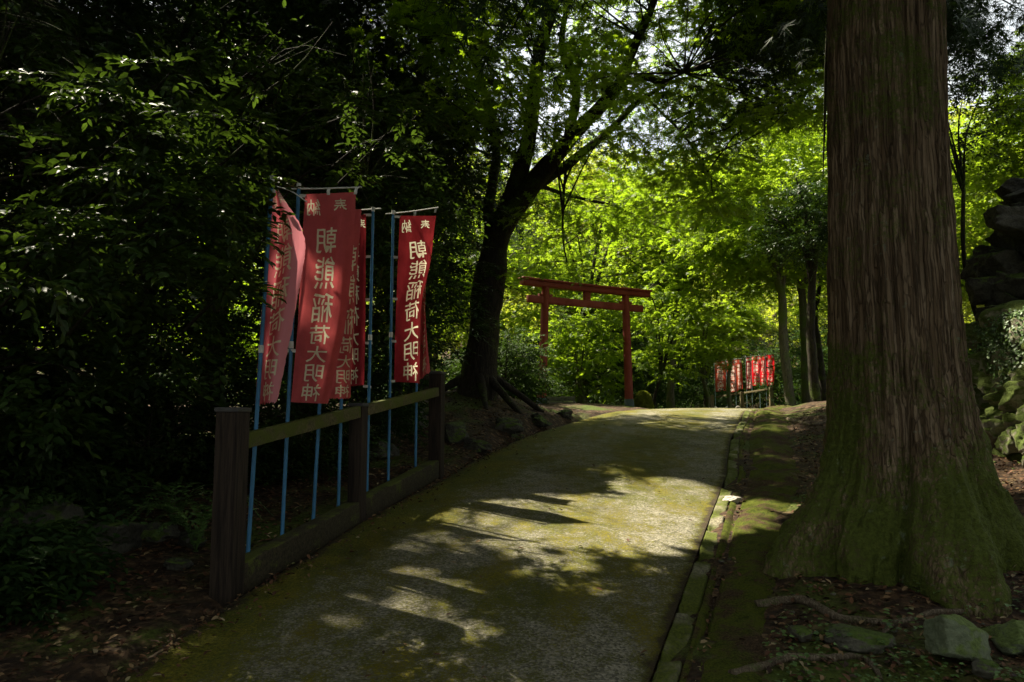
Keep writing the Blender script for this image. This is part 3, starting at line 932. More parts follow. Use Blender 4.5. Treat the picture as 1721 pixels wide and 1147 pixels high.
# ------------------------------------------------------------------ lettering
_glyph = {}
def glyph(ch, bold, cuts=6):
    key = (ch, bold, cuts)
    if key in _glyph: return _glyph[key]
    cu = bpy.data.curves.new('glyph', 'FONT'); cu.body = ch; cu.offset = bold; cu.resolution_u = 3
    ob = bpy.data.objects.new('glyph', cu); COL.objects.link(ob)
    dg = bpy.context.evaluated_depsgraph_get()
    me = bpy.data.meshes.new_from_object(ob.evaluated_get(dg))
    bpy.data.objects.remove(ob); bpy.data.curves.remove(cu)
    bm = bmesh.new(); bm.from_mesh(me); bpy.data.meshes.remove(me)
    xs = [v.co.x for v in bm.verts]; ysv = [v.co.y for v in bm.verts]
    cx, cy = (min(xs) + max(xs)) / 2, (min(ysv) + max(ysv)) / 2
    s = max(max(xs) - min(xs), max(ysv) - min(ysv))
    for v in bm.verts: v.co = Vector(((v.co.x - cx) / s, (v.co.y - cy) / s, 0))
    for k in range(1, cuts):
        for no in ((1, 0, 0), (0, 1, 0)):
            bmesh.ops.bisect_plane(bm, geom=bm.verts[:] + bm.edges[:] + bm.faces[:], plane_co=Vector(no) * (k / cuts - .5), plane_no=no)
    bmesh.ops.triangulate(bm, faces=bm.faces[:])
    bm.verts.index_update()
    V = np.array([v.co[:] for v in bm.verts]); Fc = np.array([[v.index for v in f.verts] for f in bm.faces])
    bm.free()
    V = V + .022 * np.stack([vnoise(V * 5 + 3 + ord(ch) % 50), vnoise(V * 5 + 40 + ord(ch) % 50), V[:, 2] * 0], -1)   # brush-like unevenness
    V[:, 2] = 0
    _glyph[key] = (V, Fc)
    return _glyph[key]

def banner_cloth(L3, R3, prof, nrm_dir, nu=60, nv=130, seed=0, wave=.018, ragged=.0):
    """surface function: (u, v) in 0..1 -> point; L3/R3 polylines of the two edges, prof(u, v) -> (lateral fraction, out-of-plane metres)"""
    Ls, Rs = spline(L3, 200), spline(R3, 200)
    def S(u, v):
        u = np.asarray(u, float); v = np.asarray(v, float)
        k = np.clip(v, 0, 1) * 199; i = np.minimum(k.astype(int), 198); t = (k - i)[..., None]
        l = Ls[i] + (Ls[i + 1] - Ls[i]) * t; r = Rs[i] + (Rs[i + 1] - Rs[i]) * t
        a, b = prof(u, v)
        w_ = wave * (np.sin(u * 9 + 3 * v + seed) * sstep(0, .25, v) + .9 * fbm(np.stack([u * 3, v * 4, u * 0 + seed * 3.3], -1), 3) + .35 * fbm(np.stack([u * 9 + 4 * v, v * 3, u * 0 + seed], -1), 3))
        return l + (r - l) * a[..., None] + nrm_dir * (b + w_)[..., None]
    return S
def make_banner(name, label, group, base, top, S, cmat, lmat, text_u, text_w, head, uclip=(0, 1), pole_r=.0135, pole_mat='pole_blue', mirror=True, rod=None, tabs=(), ragged=0.0, nu=60, nv=130, bold=.004, bot=1.0, cord=None, cuts=6):
    o = empty(name, base)
    tag(o, label, 'banner', group)
    P = spline([base, base + (top - base) * .5, top], 12)
    mb = MB(); tube(mb, P, pole_r, 10); po = mb.build('pole', M[pole_mat], o)
    mb = MB(); tube(mb, [top, top + UP * pole_r * 3], pole_r * 1.25, 10); mb.build('pole_cap', M['white_plastic'], po).location = (0, 0, 0)
    if pole_r > .012:
        jt = base + (top - base) * .56
        mb = MB(); tube(mb, [jt, jt + nrm(top - base) * .05], pole_r * 1.35, 10)
        mb.build('pole_joint', M['white_plastic'], po).location = (0, 0, 0)
    if rod is not None:
        mb = MB(); tube(mb, spline(rod, 6), pole_r * .45, 7); mb.build('cross_rod', M['white_plastic'], o)
    if cord is not None:
        mb = MB(); tube(mb, spline(cord, 10), .004, 5); mb.build('cord', M['white_plastic'], o)
    if S is not None:
        nu1, nv1 = nu, nv
        uu, vv = np.meshgrid(np.linspace(0, 1, nu1), np.linspace(0, 1, nv1))
        jit = np.random.default_rng(nu).uniform(-.12, .12, uu.shape + (2,))
        inn = np.zeros(uu.shape, bool); inn[1:-1, 1:-1] = True
        pts = np.stack([uu + np.where(inn, jit[..., 0] / nu1, 0), vv + np.where(inn, jit[..., 1] / nv1, 0)], -1).reshape(-1, 2)
        GV, GF, nb = [], [], len(pts)
        def put(ch, uc, vc, wu, hv):
            nonlocal nb
            V, Fc = glyph(ch, bold, cuts)
            x = V[:, 0] * (-1 if mirror else 1)
            GV.append(np.stack([np.clip(uc + x * wu, .004, .996), np.clip(vc - V[:, 1] * hv, .004, .996)], -1))
            q = GV[-1]
            ar = (q[Fc[:, 1], 0] - q[Fc[:, 0], 0]) * (q[Fc[:, 2], 1] - q[Fc[:, 0], 1]) - (q[Fc[:, 2], 0] - q[Fc[:, 0], 0]) * (q[Fc[:, 1], 1] - q[Fc[:, 0], 1])
            Fc = np.where((ar < 0)[:, None], Fc[:, ::-1], Fc)[np.abs(ar) > 1e-9]
            GF.append(Fc + nb); nb += len(V)
        if head:
            put('納', text_u - text_w * .62, .062, text_w * .62, .075)
            put('奉', text_u + text_w * .62, .062, text_w * .62, .075)
        for k, ch in enumerate('朝熊稲荷大明神'):
            put(ch, text_u, .205 + k * .1215, text_w, .108)
        allp = np.concatenate([pts] + GV)
        nx, ny = nu1 - 1, nv1 - 1
        rim = [(k, k + 1) for k in range(nx)] + [(ny * nu1 + k, ny * nu1 + k + 1) for k in range(nx)]
        rim += [(k * nu1, (k + 1) * nu1) for k in range(ny)] + [(k * nu1 + nx, (k + 1) * nu1 + nx) for k in range(ny)]
        cons = list(rim)
        for Fc in GF:                            # outline edges of every glyph
            e = np.sort(np.concatenate([Fc[:, [0, 1]], Fc[:, [1, 2]], Fc[:, [2, 0]]]), 1)
            e, cnt = np.unique(e, axis=0, return_counts=True)
            cons += [(int(a), int(b)) for a, b in e[cnt == 1]]
        vo, eo, fo, _, _, _ = delaunay_2d_cdt([Vector((float(a), float(b) * 3)) for a, b in allp], cons, [], 0, 1e-6)
        UV = np.array([(q.x, q.y / 3) for q in vo])
        u, v = UV[:, 0].copy(), UV[:, 1].copy()
        if ragged:
            v = v * (1 - ragged * np.abs(fbm(np.stack([u * 22, u * 0, u * 0 + 5], -1), 3)) * sstep(.8, 1, v))
            u = np.where(u > .9, u - ragged * 1.5 * (u - .9) / .1 * np.abs(fbm(np.stack([v * 45, u * 0, u * 0], -1), 3)), u)
        P3 = S(np.clip(u, 0, 1), np.clip(v, 0, 1) * bot)
        tri = [np.array(f) for f in fo]
        tri = np.array(tri)
        cen = UV[tri].mean(1); isl = np.zeros(len(tri), bool)
        for Fc in GF:                            # which triangles lie inside a glyph
            T3 = allp[Fc]
            idx = np.where(((cen > T3.reshape(-1, 2).min(0)) & (cen < T3.reshape(-1, 2).max(0))).all(1) & ~isl)[0]
            c = cen[idx][:, None]
            def sd(a, b): return (b[:, 0] - a[:, 0]) * (c[..., 1] - a[:, 1]) - (b[:, 1] - a[:, 1]) * (c[..., 0] - a[:, 0])
            A_, B_, C_ = T3[:, 0], T3[:, 1], T3[:, 2]
            isl[idx] = ((sd(A_, B_) >= 0) & (sd(B_, C_) >= 0) & (sd(C_, A_) >= 0)).any(1)
        for nm, F, mm in (('cloth', tri[~isl], cmat), ('lettering', tri[isl], lmat)):
            used, inv = np.unique(F, return_inverse=True)
            mb = MB(); mb.add(P3[used], inv.reshape(F.shape))
            cl = mb.build(nm, M[mm], o)
            uvl = cl.data.uv_layers.new(name='UVMap')
            vi = np.zeros(len(cl.data.loops), np.int32); cl.data.loops.foreach_get('vertex_index', vi)
            uvl.data.foreach_set('uv', (UV[used] * [1, 3])[vi].astype(np.float32).ravel())
    for a, b in tabs:
        mb = MB()
        d = b - a; s = nrm(np.cross(d, [0, 1., 0.3])) * .012 if abs(d[2]) < abs(d[0]) else np.array([.012, 0, 0])
        mid = (a + b) / 2 + [0, -.012, 0]
        q = np.stack([np.stack([a - s, a + s]), np.stack([mid - s, mid + s]), np.stack([b - s, b + s])])
        grid(mb, q)
        mb.build('tab', M['white_plastic'], o)
    return o
VIEWN = np.array([0.0, -1.0, 0.0])
def flat_prof(u, v): return u, u * 0
GR = 'red prayer banners on the near rack'
# depth of each pole follows the rack line
def rack_depth(px):                             # depth at which the vertical plane of the rack line is seen at column px
    k = (px - CX) / F_PX
    a = (RK0[0] + rn[0] * .10); b = (RK0[1] + rn[1] * .10)
    s = (k * b - a) / (rh[0] - k * rh[1])
    return b + rh[1] * s
def pole_pts(bx, by, tx, ty, dd=0.0):
    D = rack_depth(bx)
    base = at(bx, by, D); base[2] = float(ground(base[0], base[1])) - .03
    Dt = D + dd
    return base, at(tx, ty, Dt), D
# 1  sunlit banner, half folded, its sunlight tinted into the cloth
b, t, D = pole_pts(415, 932, 457, 306)
def prof1(u, v):
    a = np.where(u < .34, u / .34 * .10, .10 + (u - .34) / .66 * .90)
    w1 = np.interp(v, [0, .05, .17, .24, 1], [.3, .6, 1., 1., 1.])
    return a, np.where(u < .34, -.13 * np.sin(u / .34 * np.pi * .5), -.13 * (1 - sstep(.34, .8, u))) * w1
L = [at(459, 318, D), at(452, 400, D), at(441, 520, D), at(434, 600, D), at(428, 681, D)]
Rr_ = [at(467, 318, D), at(511, 398, D), at(500, 500, D), at(482, 600, D), at(466, 678, D)]
S1 = banner_cloth(L, Rr_, prof1, VIEWN, seed=1.0, wave=.016)
make_banner('prayer_banner', 'red banner with sunlight painted in pink, nearest the camera, half folded with a leafy twig across it', GR, b, t, S1, 'sun_tinted_cloth', 'letter', .50, .56, True, ragged=.03,
            cord=[at(462, 313, D), at(490, 322, D), at(516, 340, D)], tabs=[(at(456, 322, D), at(463, 322, D))])
# 2  front banner, fully legible
b, t, D = pole_pts(473, 909, 502, 318)
L = [at(513, 327, D), at(508, 420, D), at(500, 540, D), at(494, 610, D), at(488, 676, D)]
Rr_ = [at(598, 323, D), at(594, 420, D), at(584, 540, D), at(570, 610, D), at(555, 679, D)]
def prof2(u, v): return u, -.05 * np.sin(u * np.pi) * sstep(0, .2, v) + .05 * sstep(.75, 1, u) * sstep(.1, .5, v)
S2 = banner_cloth(L, Rr_, prof2, VIEWN, seed=2.0)
make_banner('prayer_banner', 'wide faded red banner with all its characters readable, second pole from the near post', GR, b, t, S2, 'red_cloth', 'letter', .44, .42, True,
            rod=[at(488, 318, D), at(550, 317, D), at(608, 315, D)],
            tabs=[(at(553, 317, D), at(552, 328, D)), (at(600, 316, D), at(597, 327, D)), (at(500, 330, D), at(515, 330, D)), (at(483, 590, D), at(497, 590, D))])
# 3  behind it, only lower right part shows
b, t, D = pole_pts(525, 886, 556, 336)
L = [at(556, 352, D), at(556, 450, D), at(555, 560, D), at(552, 620, D), at(548, 671, D)]
Rr_ = [at(608, 352, D), at(602, 450, D), at(598, 560, D), at(594, 620, D), at(592, 671, D)]
S3 = banner_cloth(L, Rr_, prof2, VIEWN, seed=3.4)
make_banner('prayer_banner', 'red banner mostly hidden behind the wide faded one, only its lower characters showing', GR, b, t, S3, 'red_cloth', 'letter', .60, .62, False, ragged=.02)
# bare pole
b, t, D = pole_pts(568, 866, 583, 345)
ob = make_banner('bare_banner_pole', 'plain blue pole without cloth just left of the middle rack post', None, b, t, None, None, None, 0, 0, False)
ob['category'] = 'pole'
# 4  pole at its right
b, t, D = pole_pts(616, 846, 627, 356)
L = [at(566, 362, D), at(566, 460, D), at(568, 560, D), at(570, 650, D)]
Rr_ = [at(616, 362, D), at(616, 460, D), at(615, 560, D), at(613, 648, D)]
S4 = banner_cloth(L, Rr_, lambda u, v: (u, -.03 * np.sin(u * 5)), VIEWN, seed=4.0)
make_banner('prayer_banner', 'deep red banner hanging left of its white-jointed blue pole beside the middle post', GR, b, t, S4, 'dark_red_cloth', 'letter', .52, .50, True,
            rod=[at(575, 355, D), at(610, 353, D), at(640, 351, D)],
            tabs=[(at(612, 362, D), at(627, 362, D)), (at(613, 432, D), at(628, 432, D)), (at(612, 504, D), at(627, 504, D)), (at(611, 577, D), at(626, 577, D)), (at(610, 649, D), at(624, 651, D))])
# 5  
b, t, D = pole_pts(652, 829, 661, 361)
L = [at(672, 363, D), at(668, 460, D), at(664, 560, D), at(662, 642, D)]
Rr_ = [at(733, 363, D), at(722, 430, D), at(706, 500, D), at(703, 570, D), at(702, 644, D)]
def prof5(u, v):
    w1 = sstep(.02, .35, v)
    a0 = u
    a1 = np.where(u < .62, u / .62 * .97, .97 + .03 * (u - .62) / .38)
    return a0 + (a1 - a0) * w1, np.where(u < .62, 0, .16 * (u - .62) / .38) * w1
S5 = banner_cloth(L, Rr_, prof5, -VIEWN, seed=5.0, wave=.010)
make_banner('prayer_banner', 'deep red banner folded along its right side, two poles past the middle post', GR, b, t, S5, 'dark_red_cloth', 'letter', .46, .42, True,
            rod=[at(648, 360, D), at(690, 356, D), at(737, 349, D)],
            tabs=[(at(698, 355, D), at(697, 363, D)), (at(733, 350, D), at(731, 358, D)), (at(660, 365, D), at(673, 365, D)), (at(657, 433, D), at(671, 433, D)), (at(655, 503, D), at(668, 503, D)), (at(654, 574, D), at(666, 574, D)), (at(653, 641, D), at(664, 641, D))])
# 6  twisted strip at the far end
b, t, D = pole_pts(698, 808, 704, 372)
L = [at(703, 372, D), at(706, 440, D), at(708, 500, D), at(706, 560, D), at(701, 640, D)]
Rr_ = [at(728, 372, D), at(722, 440, D), at(716, 500, D), at(718, 560, D), at(724, 628, D)]
S6 = banner_cloth(L, Rr_, lambda u, v: (u, .10 * np.sin(u * 6 + 3 * v)), VIEWN, seed=6.0, wave=.02)
make_banner('prayer_banner', 'narrow twisted red banner on the last pole by the far rack post', GR, b, t, S6, 'red_cloth', 'letter', .55, .5, False, ragged=.02)

# ================================================================== FAR BANNER RACK
def far_rack():
    D0, D1 = 37.5, 33.8
    A, B = at(1197, 690, D0), at(1297, 690, D1)
    za, zb = float(base_h(A[0], A[1])), float(base_h(B[0], B[1]))
    A[2], B[2] = za, zb
    t = empty('banner_rack', A)
    tag(t, 'small distant banner rack of pale posts beyond the torii, at the bend of the path', 'banner rack')
    tops = [(1197, 664), (1250, 659), (1297, 651)]
    for k, f in enumerate((0, .53, 1)):
        p = A + (B - A) * f
        top = at(tops[k][0], tops[k][1], D0 + (D1 - D0) * f)[2]
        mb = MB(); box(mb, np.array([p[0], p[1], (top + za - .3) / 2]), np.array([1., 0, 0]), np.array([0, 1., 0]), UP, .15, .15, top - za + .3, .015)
        mb.build('post', M['far_post'], t)
    p, q = at(1202, 668, D0), at(1294, 654, D1)
    for a_, b_ in ((p, p + (q - p) * .50), (p + (q - p) * .545, q)):
        d = b_ - a_; dx = nrm(d); dn = nrm(np.array([-d[1], d[0], 0]))
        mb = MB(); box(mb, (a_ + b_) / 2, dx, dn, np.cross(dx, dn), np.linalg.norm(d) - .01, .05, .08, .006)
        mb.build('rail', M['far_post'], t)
    # columns read from the photograph: left x, right x at the top, top y, then the same at the bottom, material, label
    cols = [(1201, 1217, 608, 1203, 1219, 659, 'brown_red_cloth', 'weathered brownish red banner, leftmost on the distant rack'),
            (1221, 1236, 606, 1224, 1239, 660, 'brown_red_cloth', 'weathered brownish red banner behind a slim sapling on the distant rack'),
            (1236, 1244, 605, 1239, 1247, 656, 'brown_red_cloth', 'narrow weathered banner just left of the gap on the distant rack'),
            (1254, 1261, 602, 1254, 1263, 655, 'dark_red_cloth', 'narrow dark red banner just right of the gap on the distant rack'),
            (1263, 1275, 600, 1265, 1277, 649, 'bright_red_cloth', 'bright red sunlit banner after the narrow dark red one on the distant rack'),
            (1276, 1286, 599, 1278, 1288, 648, 'bright_red_cloth', 'bright red sunlit banner between two others near the right end of the distant rack'),
            (1287, 1299, 597, 1289, 1299, 649, 'bright_red_cloth', 'bright red round-topped banner, last at the right end of the distant rack')]
    for i, (a, b_, ty, c, d, by, cm, lab) in enumerate(cols):
        b_ += 1.5; d += 1.5
        f = (a - 1197) / 100.0
        Dk = D0 + (D1 - D0) * f - .12
        base = at(a + 2, 688, Dk); base[2] = za - .05
        top = at(a - 1, ty - 2.5, Dk)
        Lk = [at(a, ty, Dk), at((a + c) / 2 - .3, (ty + by) / 2, Dk), at(c, by, Dk)]
        Rk = [at(b_, ty - .5, Dk), at((b_ + d) / 2 + (.8 if i != 6 else 1.5), (ty + by) / 2, Dk), at(d, by - 2, Dk)]
        S = banner_cloth(Lk, Rk, lambda u, v: (u, -.06 * np.sin(u * 3.1)), VIEWN, seed=i * 2.1, wave=.03)
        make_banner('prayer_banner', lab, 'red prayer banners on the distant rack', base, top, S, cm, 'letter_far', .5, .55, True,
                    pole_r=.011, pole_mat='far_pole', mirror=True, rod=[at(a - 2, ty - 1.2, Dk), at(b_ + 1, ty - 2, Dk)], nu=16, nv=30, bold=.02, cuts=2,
                    tabs=[(at(a - 1, ty + k, Dk), at(a + 1, ty + k, Dk)) for k in (12, 25, 38)])
far_rack()

# ================================================================== STONE WALL on the right
def stone_wall():
    t = empty('stone_wall', at(1690, 800, 8.0))
    tag(t, 'rough mossy stone wall with a dark stacked upper corner at the right edge', 'wall')
    r = np.random.default_rng(21)
    lo, hi, core = MB(), MB(), MB()
    # lower wall: face runs from (5.0, 8.9) towards the camera at (4.55, 6.2)
    def face(s, z): return np.array([4.62 + .22 * s + .16 * z + (.10 * s * s), 6.35 + 2.5 * s, z])
    n = 0
    for row in range(9):
        z = .75 + row * .225
        s = -.12 + .05 * r.random()
        while s < 1.05:
            sz = r.uniform(.15, .27)
            p = face(s + sz / 2.5, z + r.normal() * .04)
            rock(lo, p + [.10, 0, 0], (sz * .95, sz * 1.1, sz * .8), 100 + n, 5, .26, .8, r.normal() * .2)
            s += sz * .72; n += 1
    for k in range(26):                         # cap stones, mossy
        s = r.uniform(-.1, 1.0)
        p = face(s, 2.68 + .08 * r.random()) + [r.uniform(.1, .9), 0, 0]
        rock(lo, p, (.26, .26, .13), 300 + k, 3, .22, .3)
    lo.build('lower_stones', M['wall_stone'], t)
    for k in range(90):                         # upper corner: dark stack tapering upward
        z = 2.6 + 1.75 * (k / 90)
        f = (z - 2.6) / 1.75
        x0 = 5.34 + .62 * f + .05 * r.normal()
        p = np.array([x0 + r.uniform(0, 1.3), 8.55 + r.uniform(-.25, .5) + .2 * f, z])
        sz = r.uniform(.19, .30)
        rock(hi, p, (sz * 1.2, sz, sz * .75), 500 + k, 5, .26, .8, r.normal() * .25)
    hi.build('upper_stones', M['dark_stone'], t)
    V = []
    for s in np.linspace(-.2, 1.05, 14):
        row = [face(s, z) + [.22, 0, 0] for z in np.linspace(.2, 2.62, 8)] + [face(s, 2.62) + [2.6, 0, .05]]
        V.append(row)
    grid(core, np.array(V))
    core.build('earth_core', M['moss'], t)
    # creeping leaves on the wall top and face
    iv = MB()
    m = 2600
    s = r.uniform(-.1, 1.0, m); z = 2.75 - np.abs(r.normal(size=m)) * .55
    P = np.array([face(a, b) for a, b in zip(s, z)]) - np.c_[r.uniform(.02, .12, m), np.zeros(m), np.zeros(m)]
    Nn = nrm(np.c_[-np.ones(m), -.35 * np.ones(m), .5 * np.ones(m)] + r.normal(size=(m, 3)) * .4)
    ax = nrm(np.cross(Nn, r.normal(size=(m, 3))))
    keep = (vnoise(P * 2.2) > -.05) & (P[:, 2] > 2.1 + .3 * vnoise(P * 3 + 5))
    add_leaves(iv, 'oval', P[keep], ax[keep], Nn[keep], r.uniform(.022, .05, keep.sum()), .026, False)
    iv.build('creeper_leaves', M['herb'], t, smooth=False)
stone_wall()

# ================================================================== TREES
def limb(mb, pts, r0, r1, n=24, sides=10, wob=.22):
    P = spline(pts, n)
    P = P + np.c_[fbm(P * 1.7, 2), fbm(P * 1.7 + 31, 2), fbm(P * 1.7 + 57, 2)] * min(.05, r0 * .6)
    t = np.linspace(0, 1, n)
    tube(mb, P, r0 + (r1 - r0) * t ** .8, sides, wob)
    return P
def attach(mb, frames, C, r=.012):
    """a thin branch from the nearest point of the limbs to each leaf pad"""
    A = np.concatenate(frames)
    for c in C:
        d = np.linalg.norm((A - c) * [1, 1, 1.3], axis=1) + np.maximum(0, A[:, 2] - c[2]) * .6
        a = A[int(np.argmin(d))]
        ln = np.linalg.norm(c - a)
        mid = (a + c) / 2 + R.normal(size=3) * .08 * ln + [0, 0, .05 * ln]
        tube(mb, spline([a, mid, c], 7), np.linspace(r * (.6 + .35 * ln), r * .35, 7), 5, cap=False)

# ---- the leaning maple
def maple():
    D = 13.0
    base = at(800, 692, D); base[2] = float(ground(base[0], base[1])) - .1
    t = empty('maple_tree', base)
    tag(t, 'leaning dark-trunked maple forking left of the torii, its crown arching over the path', 'tree')
    tr = MB()
    fr = []
    fr.append(limb(tr, [base, at(806, 620, D), at(818, 530, D), at(824, 450, D), at(838, 385, D)], .33, .23, 40, 16, .3))
    for a, b, rr in ((-.55, -.1, .17), (.5, -.35, .16), (.15, -.6, .15), (-.3, .5, .15), (.75, .1, .13)):   # root flare
        q = base + [a, b, 0]
        z = float(ground(base[0] + a * 1.5, base[1] + b * 1.5))
        limb(tr, [at(806, 628, D) * 1.0, base + np.array([a * .55, b * .55, .30]), np.array([base[0] + a * 1.5, base[1] + b * 1.5, z - .02])], rr * .75, .04, 18, 10, .3)
    def lm(pts, r0, r1, sides=10):
        P = limb(tr, [at(*p) for p in pts], r0, r1, 30, sides, .22); fr.append(P); return P
    lm([(830, 400, D), (862, 330, 13), (888, 235, 12.6), (905, 110, 12.2), (935, -30, 11.8), (960, -260, 11.4)], .20, .07)
    lm([(836, 395, D), (898, 305, 12.8), (958, 235, 12.5), (1030, 155, 12.0), (1060, 95, 11.5), (1110, -20, 11.0)], .21, .05)
    lm([(890, 322, 12.9), (960, 272, 13.2), (1012, 232, 13.6), (1075, 172, 14.0), (1135, 137, 14.3), (1200, 122, 14.5)], .11, .018)
    lm([(955, 238, 12.5), (968, 150, 12.7), (945, 60, 13.0), (980, -60, 13.3)], .10, .04)
    lm([(1012, 150, 12.1), (1080, 132, 11.6), (1110, 140, 11.2), (1150, 122, 10.8)], .06, .015)
    lm([(826, 440, D), (822, 350, 13.4), (832, 240, 13.9), (800, 100, 14.4), (770, -60, 14.8)], .13, .05)
    lm([(950, 290, 12.6), (947, 340, 12.4), (946, 400, 12.2), (953, 440, 12.1)], .03, .012, 6)
    lm([(1090, 168, 14.0), (1150, 230, 13.2), (1195, 300, 12.8)], .03, .01, 6)
    lm([(900, 310, 13), (960, 330, 13.8), (1040, 350, 14.6), (1115, 385, 15.2)], .045, .012, 6)
    # leaf pads
    r = np.random.default_rng(5)
    C = []
    while len(C) < 500:
        px, py = r.uniform(660, 1420), r.uniform(-420, 300)
        d = r.uniform(9.0, 16.5)
        lim = 240 - abs(px - 1040) * .12
        if py > lim: continue
        if 880 < px < 1300 and 60 < py < 260 and r.random() < .35: continue
        C.append(at(px, py, d))
    for px, py, d, m in ((1150, 265, 13.2, 9), (1185, 310, 13.0, 8), (1095, 365, 15, 6), (1030, 345, 14.4, 7), (960, 345, 13.8, 6), (950, 440, 12.1, 2), (1010, 300, 13.5, 6), (1230, 160, 14, 8), (1300, 200, 14, 8), (1160, 200, 13.5, 6)):
        for _ in range(m):
            C.append(at(px + r.normal() * 45, py + r.normal() * 22, d + r.normal() * .7))
    C = np.array(C)
    attach(tr, fr, C)
    tr.build('trunk', M['dark_bark'], t)
    cr = MB()
    pads(cr, 'maple', C, r.uniform(.45, .95, len(C)), 38, 6, .072, .072, .30, thick=.07, droop=.25, tdroop=.2, jit=.3, tilt=.16)
    cr.build('crown', M['maple_leaf'], t, smooth=False)
maple()

# ---- generic broadleaf tree
def broadleaf(name, label, x, y, h, cr_r, z_low, n_pads, tpl, leaf, lm_, n_tw=22, k=5, bark_='dark_bark', trunk_r=.13, lean=(0, 0), seed=0, group=None, pad_r=(.5, 1.0), gate=True, stems=False, length=.30, wfac=1.0, forks=5, shell=.35, tilt=.16, jit=.3, cat='tree', zbase=None, droop=.25, thick=.16, avoid=None):
    r = np.random.default_rng(seed)
    z0 = float(ground(x, y)) if zbase is None else zbase
    base = np.array([x, y, z0 - .1])
    t = empty(name, base)
    tag(t, label, cat, group)
    tr, crm = MB(), MB()
    top = base + np.array([lean[0], lean[1], h * .8])
    fk = base + np.array([lean[0] * .35, lean[1] * .35, max(z_low - .4, h * .22)])
    fr = [limb(tr, [base, (base + fk) / 2 + r.normal(size=3) * [.06, .06, 0], fk], trunk_r, trunk_r * .75, 16, 9)]
    cc = base + np.array([lean[0] * .8, lean[1] * .8, (z_low + h) / 2])
    for i in range(forks):
        a = i * 2.4 + r.random()
        e = cc + np.array([math.cos(a) * cr_r * .55, math.sin(a) * cr_r * .55, (h - z_low) * r.uniform(-.15, .42)])
        m = (fk + e) / 2 + np.array([math.cos(a), math.sin(a), 0]) * -.1 * cr_r + [0, 0, .1 * h * r.random()]
        fr.append(limb(tr, [fk - [0, 0, .05], m, e], trunk_r * .62, trunk_r * .15, 14, 7))
    C = []
    while len(C) < n_pads:
        p = r.uniform(-1, 1, 3); q = np.linalg.norm(p)
        if q > 1 or q < shell * r.random() * 1.6: continue
        C.append(cc + p * [cr_r, cr_r, (h - z_low) / 2])
        if avoid is not None and avoid(C[-1]): C.pop()
    C = np.array(C)
    attach(tr, fr, C, .011)
    st = tr if stems else None
    pads(crm, tpl, C, r.uniform(*pad_r, len(C)), n_tw, k, leaf, leaf * wfac, length, thick=thick, droop=droop, tdroop=.2, jit=jit, tilt=tilt, gate=gate, stems=st)
    tr.build('trunk', M[bark_], t)
    crm.build('crown', M[lm_], t, smooth=False)
    return t

# left: glossy evergreens
def near_banners(p):                            # the banners stand clear of the crown
    return p[0] > -2.75 + .25 * (p[1] - 5) and p[1] < 9 and p[2] < 3.9
EV = 'glossy evergreen trees on the left of the path'
broadleaf('evergreen_tree', 'glossy broadleaf evergreen overhanging the near rack from the left edge', -4.5, 6.0, 5.0, 2.0, .4, 260, 'oval', .092, 'glossy_leaf', 22, 8, 'dark_bark', .10, seed=11, avoid=near_banners, group=EV, pad_r=(.30, .62), stems=True, length=.34, wfac=.5, shell=.4, tilt=.3, jit=.28)
broadleaf('evergreen_tree', 'glossy evergreen filling the lower left behind the scattered rocks', -5.6, 7.4, 5.6, 2.4, .3, 240, 'oval', .095, 'dark_leaf', 20, 7, 'dark_bark', .12, seed=12, group=EV, pad_r=(.35, .75), length=.36, wfac=.42, shell=.4, tilt=.3)
broadleaf('evergreen_tree', 'dark camellia-like evergreen directly behind the middle of the near rack', -2.7, 9.4, 5.6, 2.0, .8, 260, 'oval', .085, 'glossy_leaf', 20, 7, 'dark_bark', .11, seed=13, group=EV, pad_r=(.30, .7), length=.32, wfac=.45, shell=.4, tilt=.3)
broadleaf('evergreen_tree', 'dark evergreen between the far rack post and the leaning maple', -1.75, 11.6, 4.8, 1.35, .8, 170, 'oval', .08, 'dark_leaf', 20, 7, 'dark_bark', .09, seed=14, group=EV, pad_r=(.25, .6), length=.30, wfac=.45, shell=.4, tilt=.3)
broadleaf('evergreen_tree', 'tall evergreen at the upper left above the glossy overhanging one', -5.0, 10.5, 8.6, 2.7, 2.6, 240, 'oval', .095, 'dark_leaf', 20, 7, 'dark_bark', .14, seed=15, group=EV, pad_r=(.4, .85), length=.38, wfac=.45, shell=.4, tilt=.3)
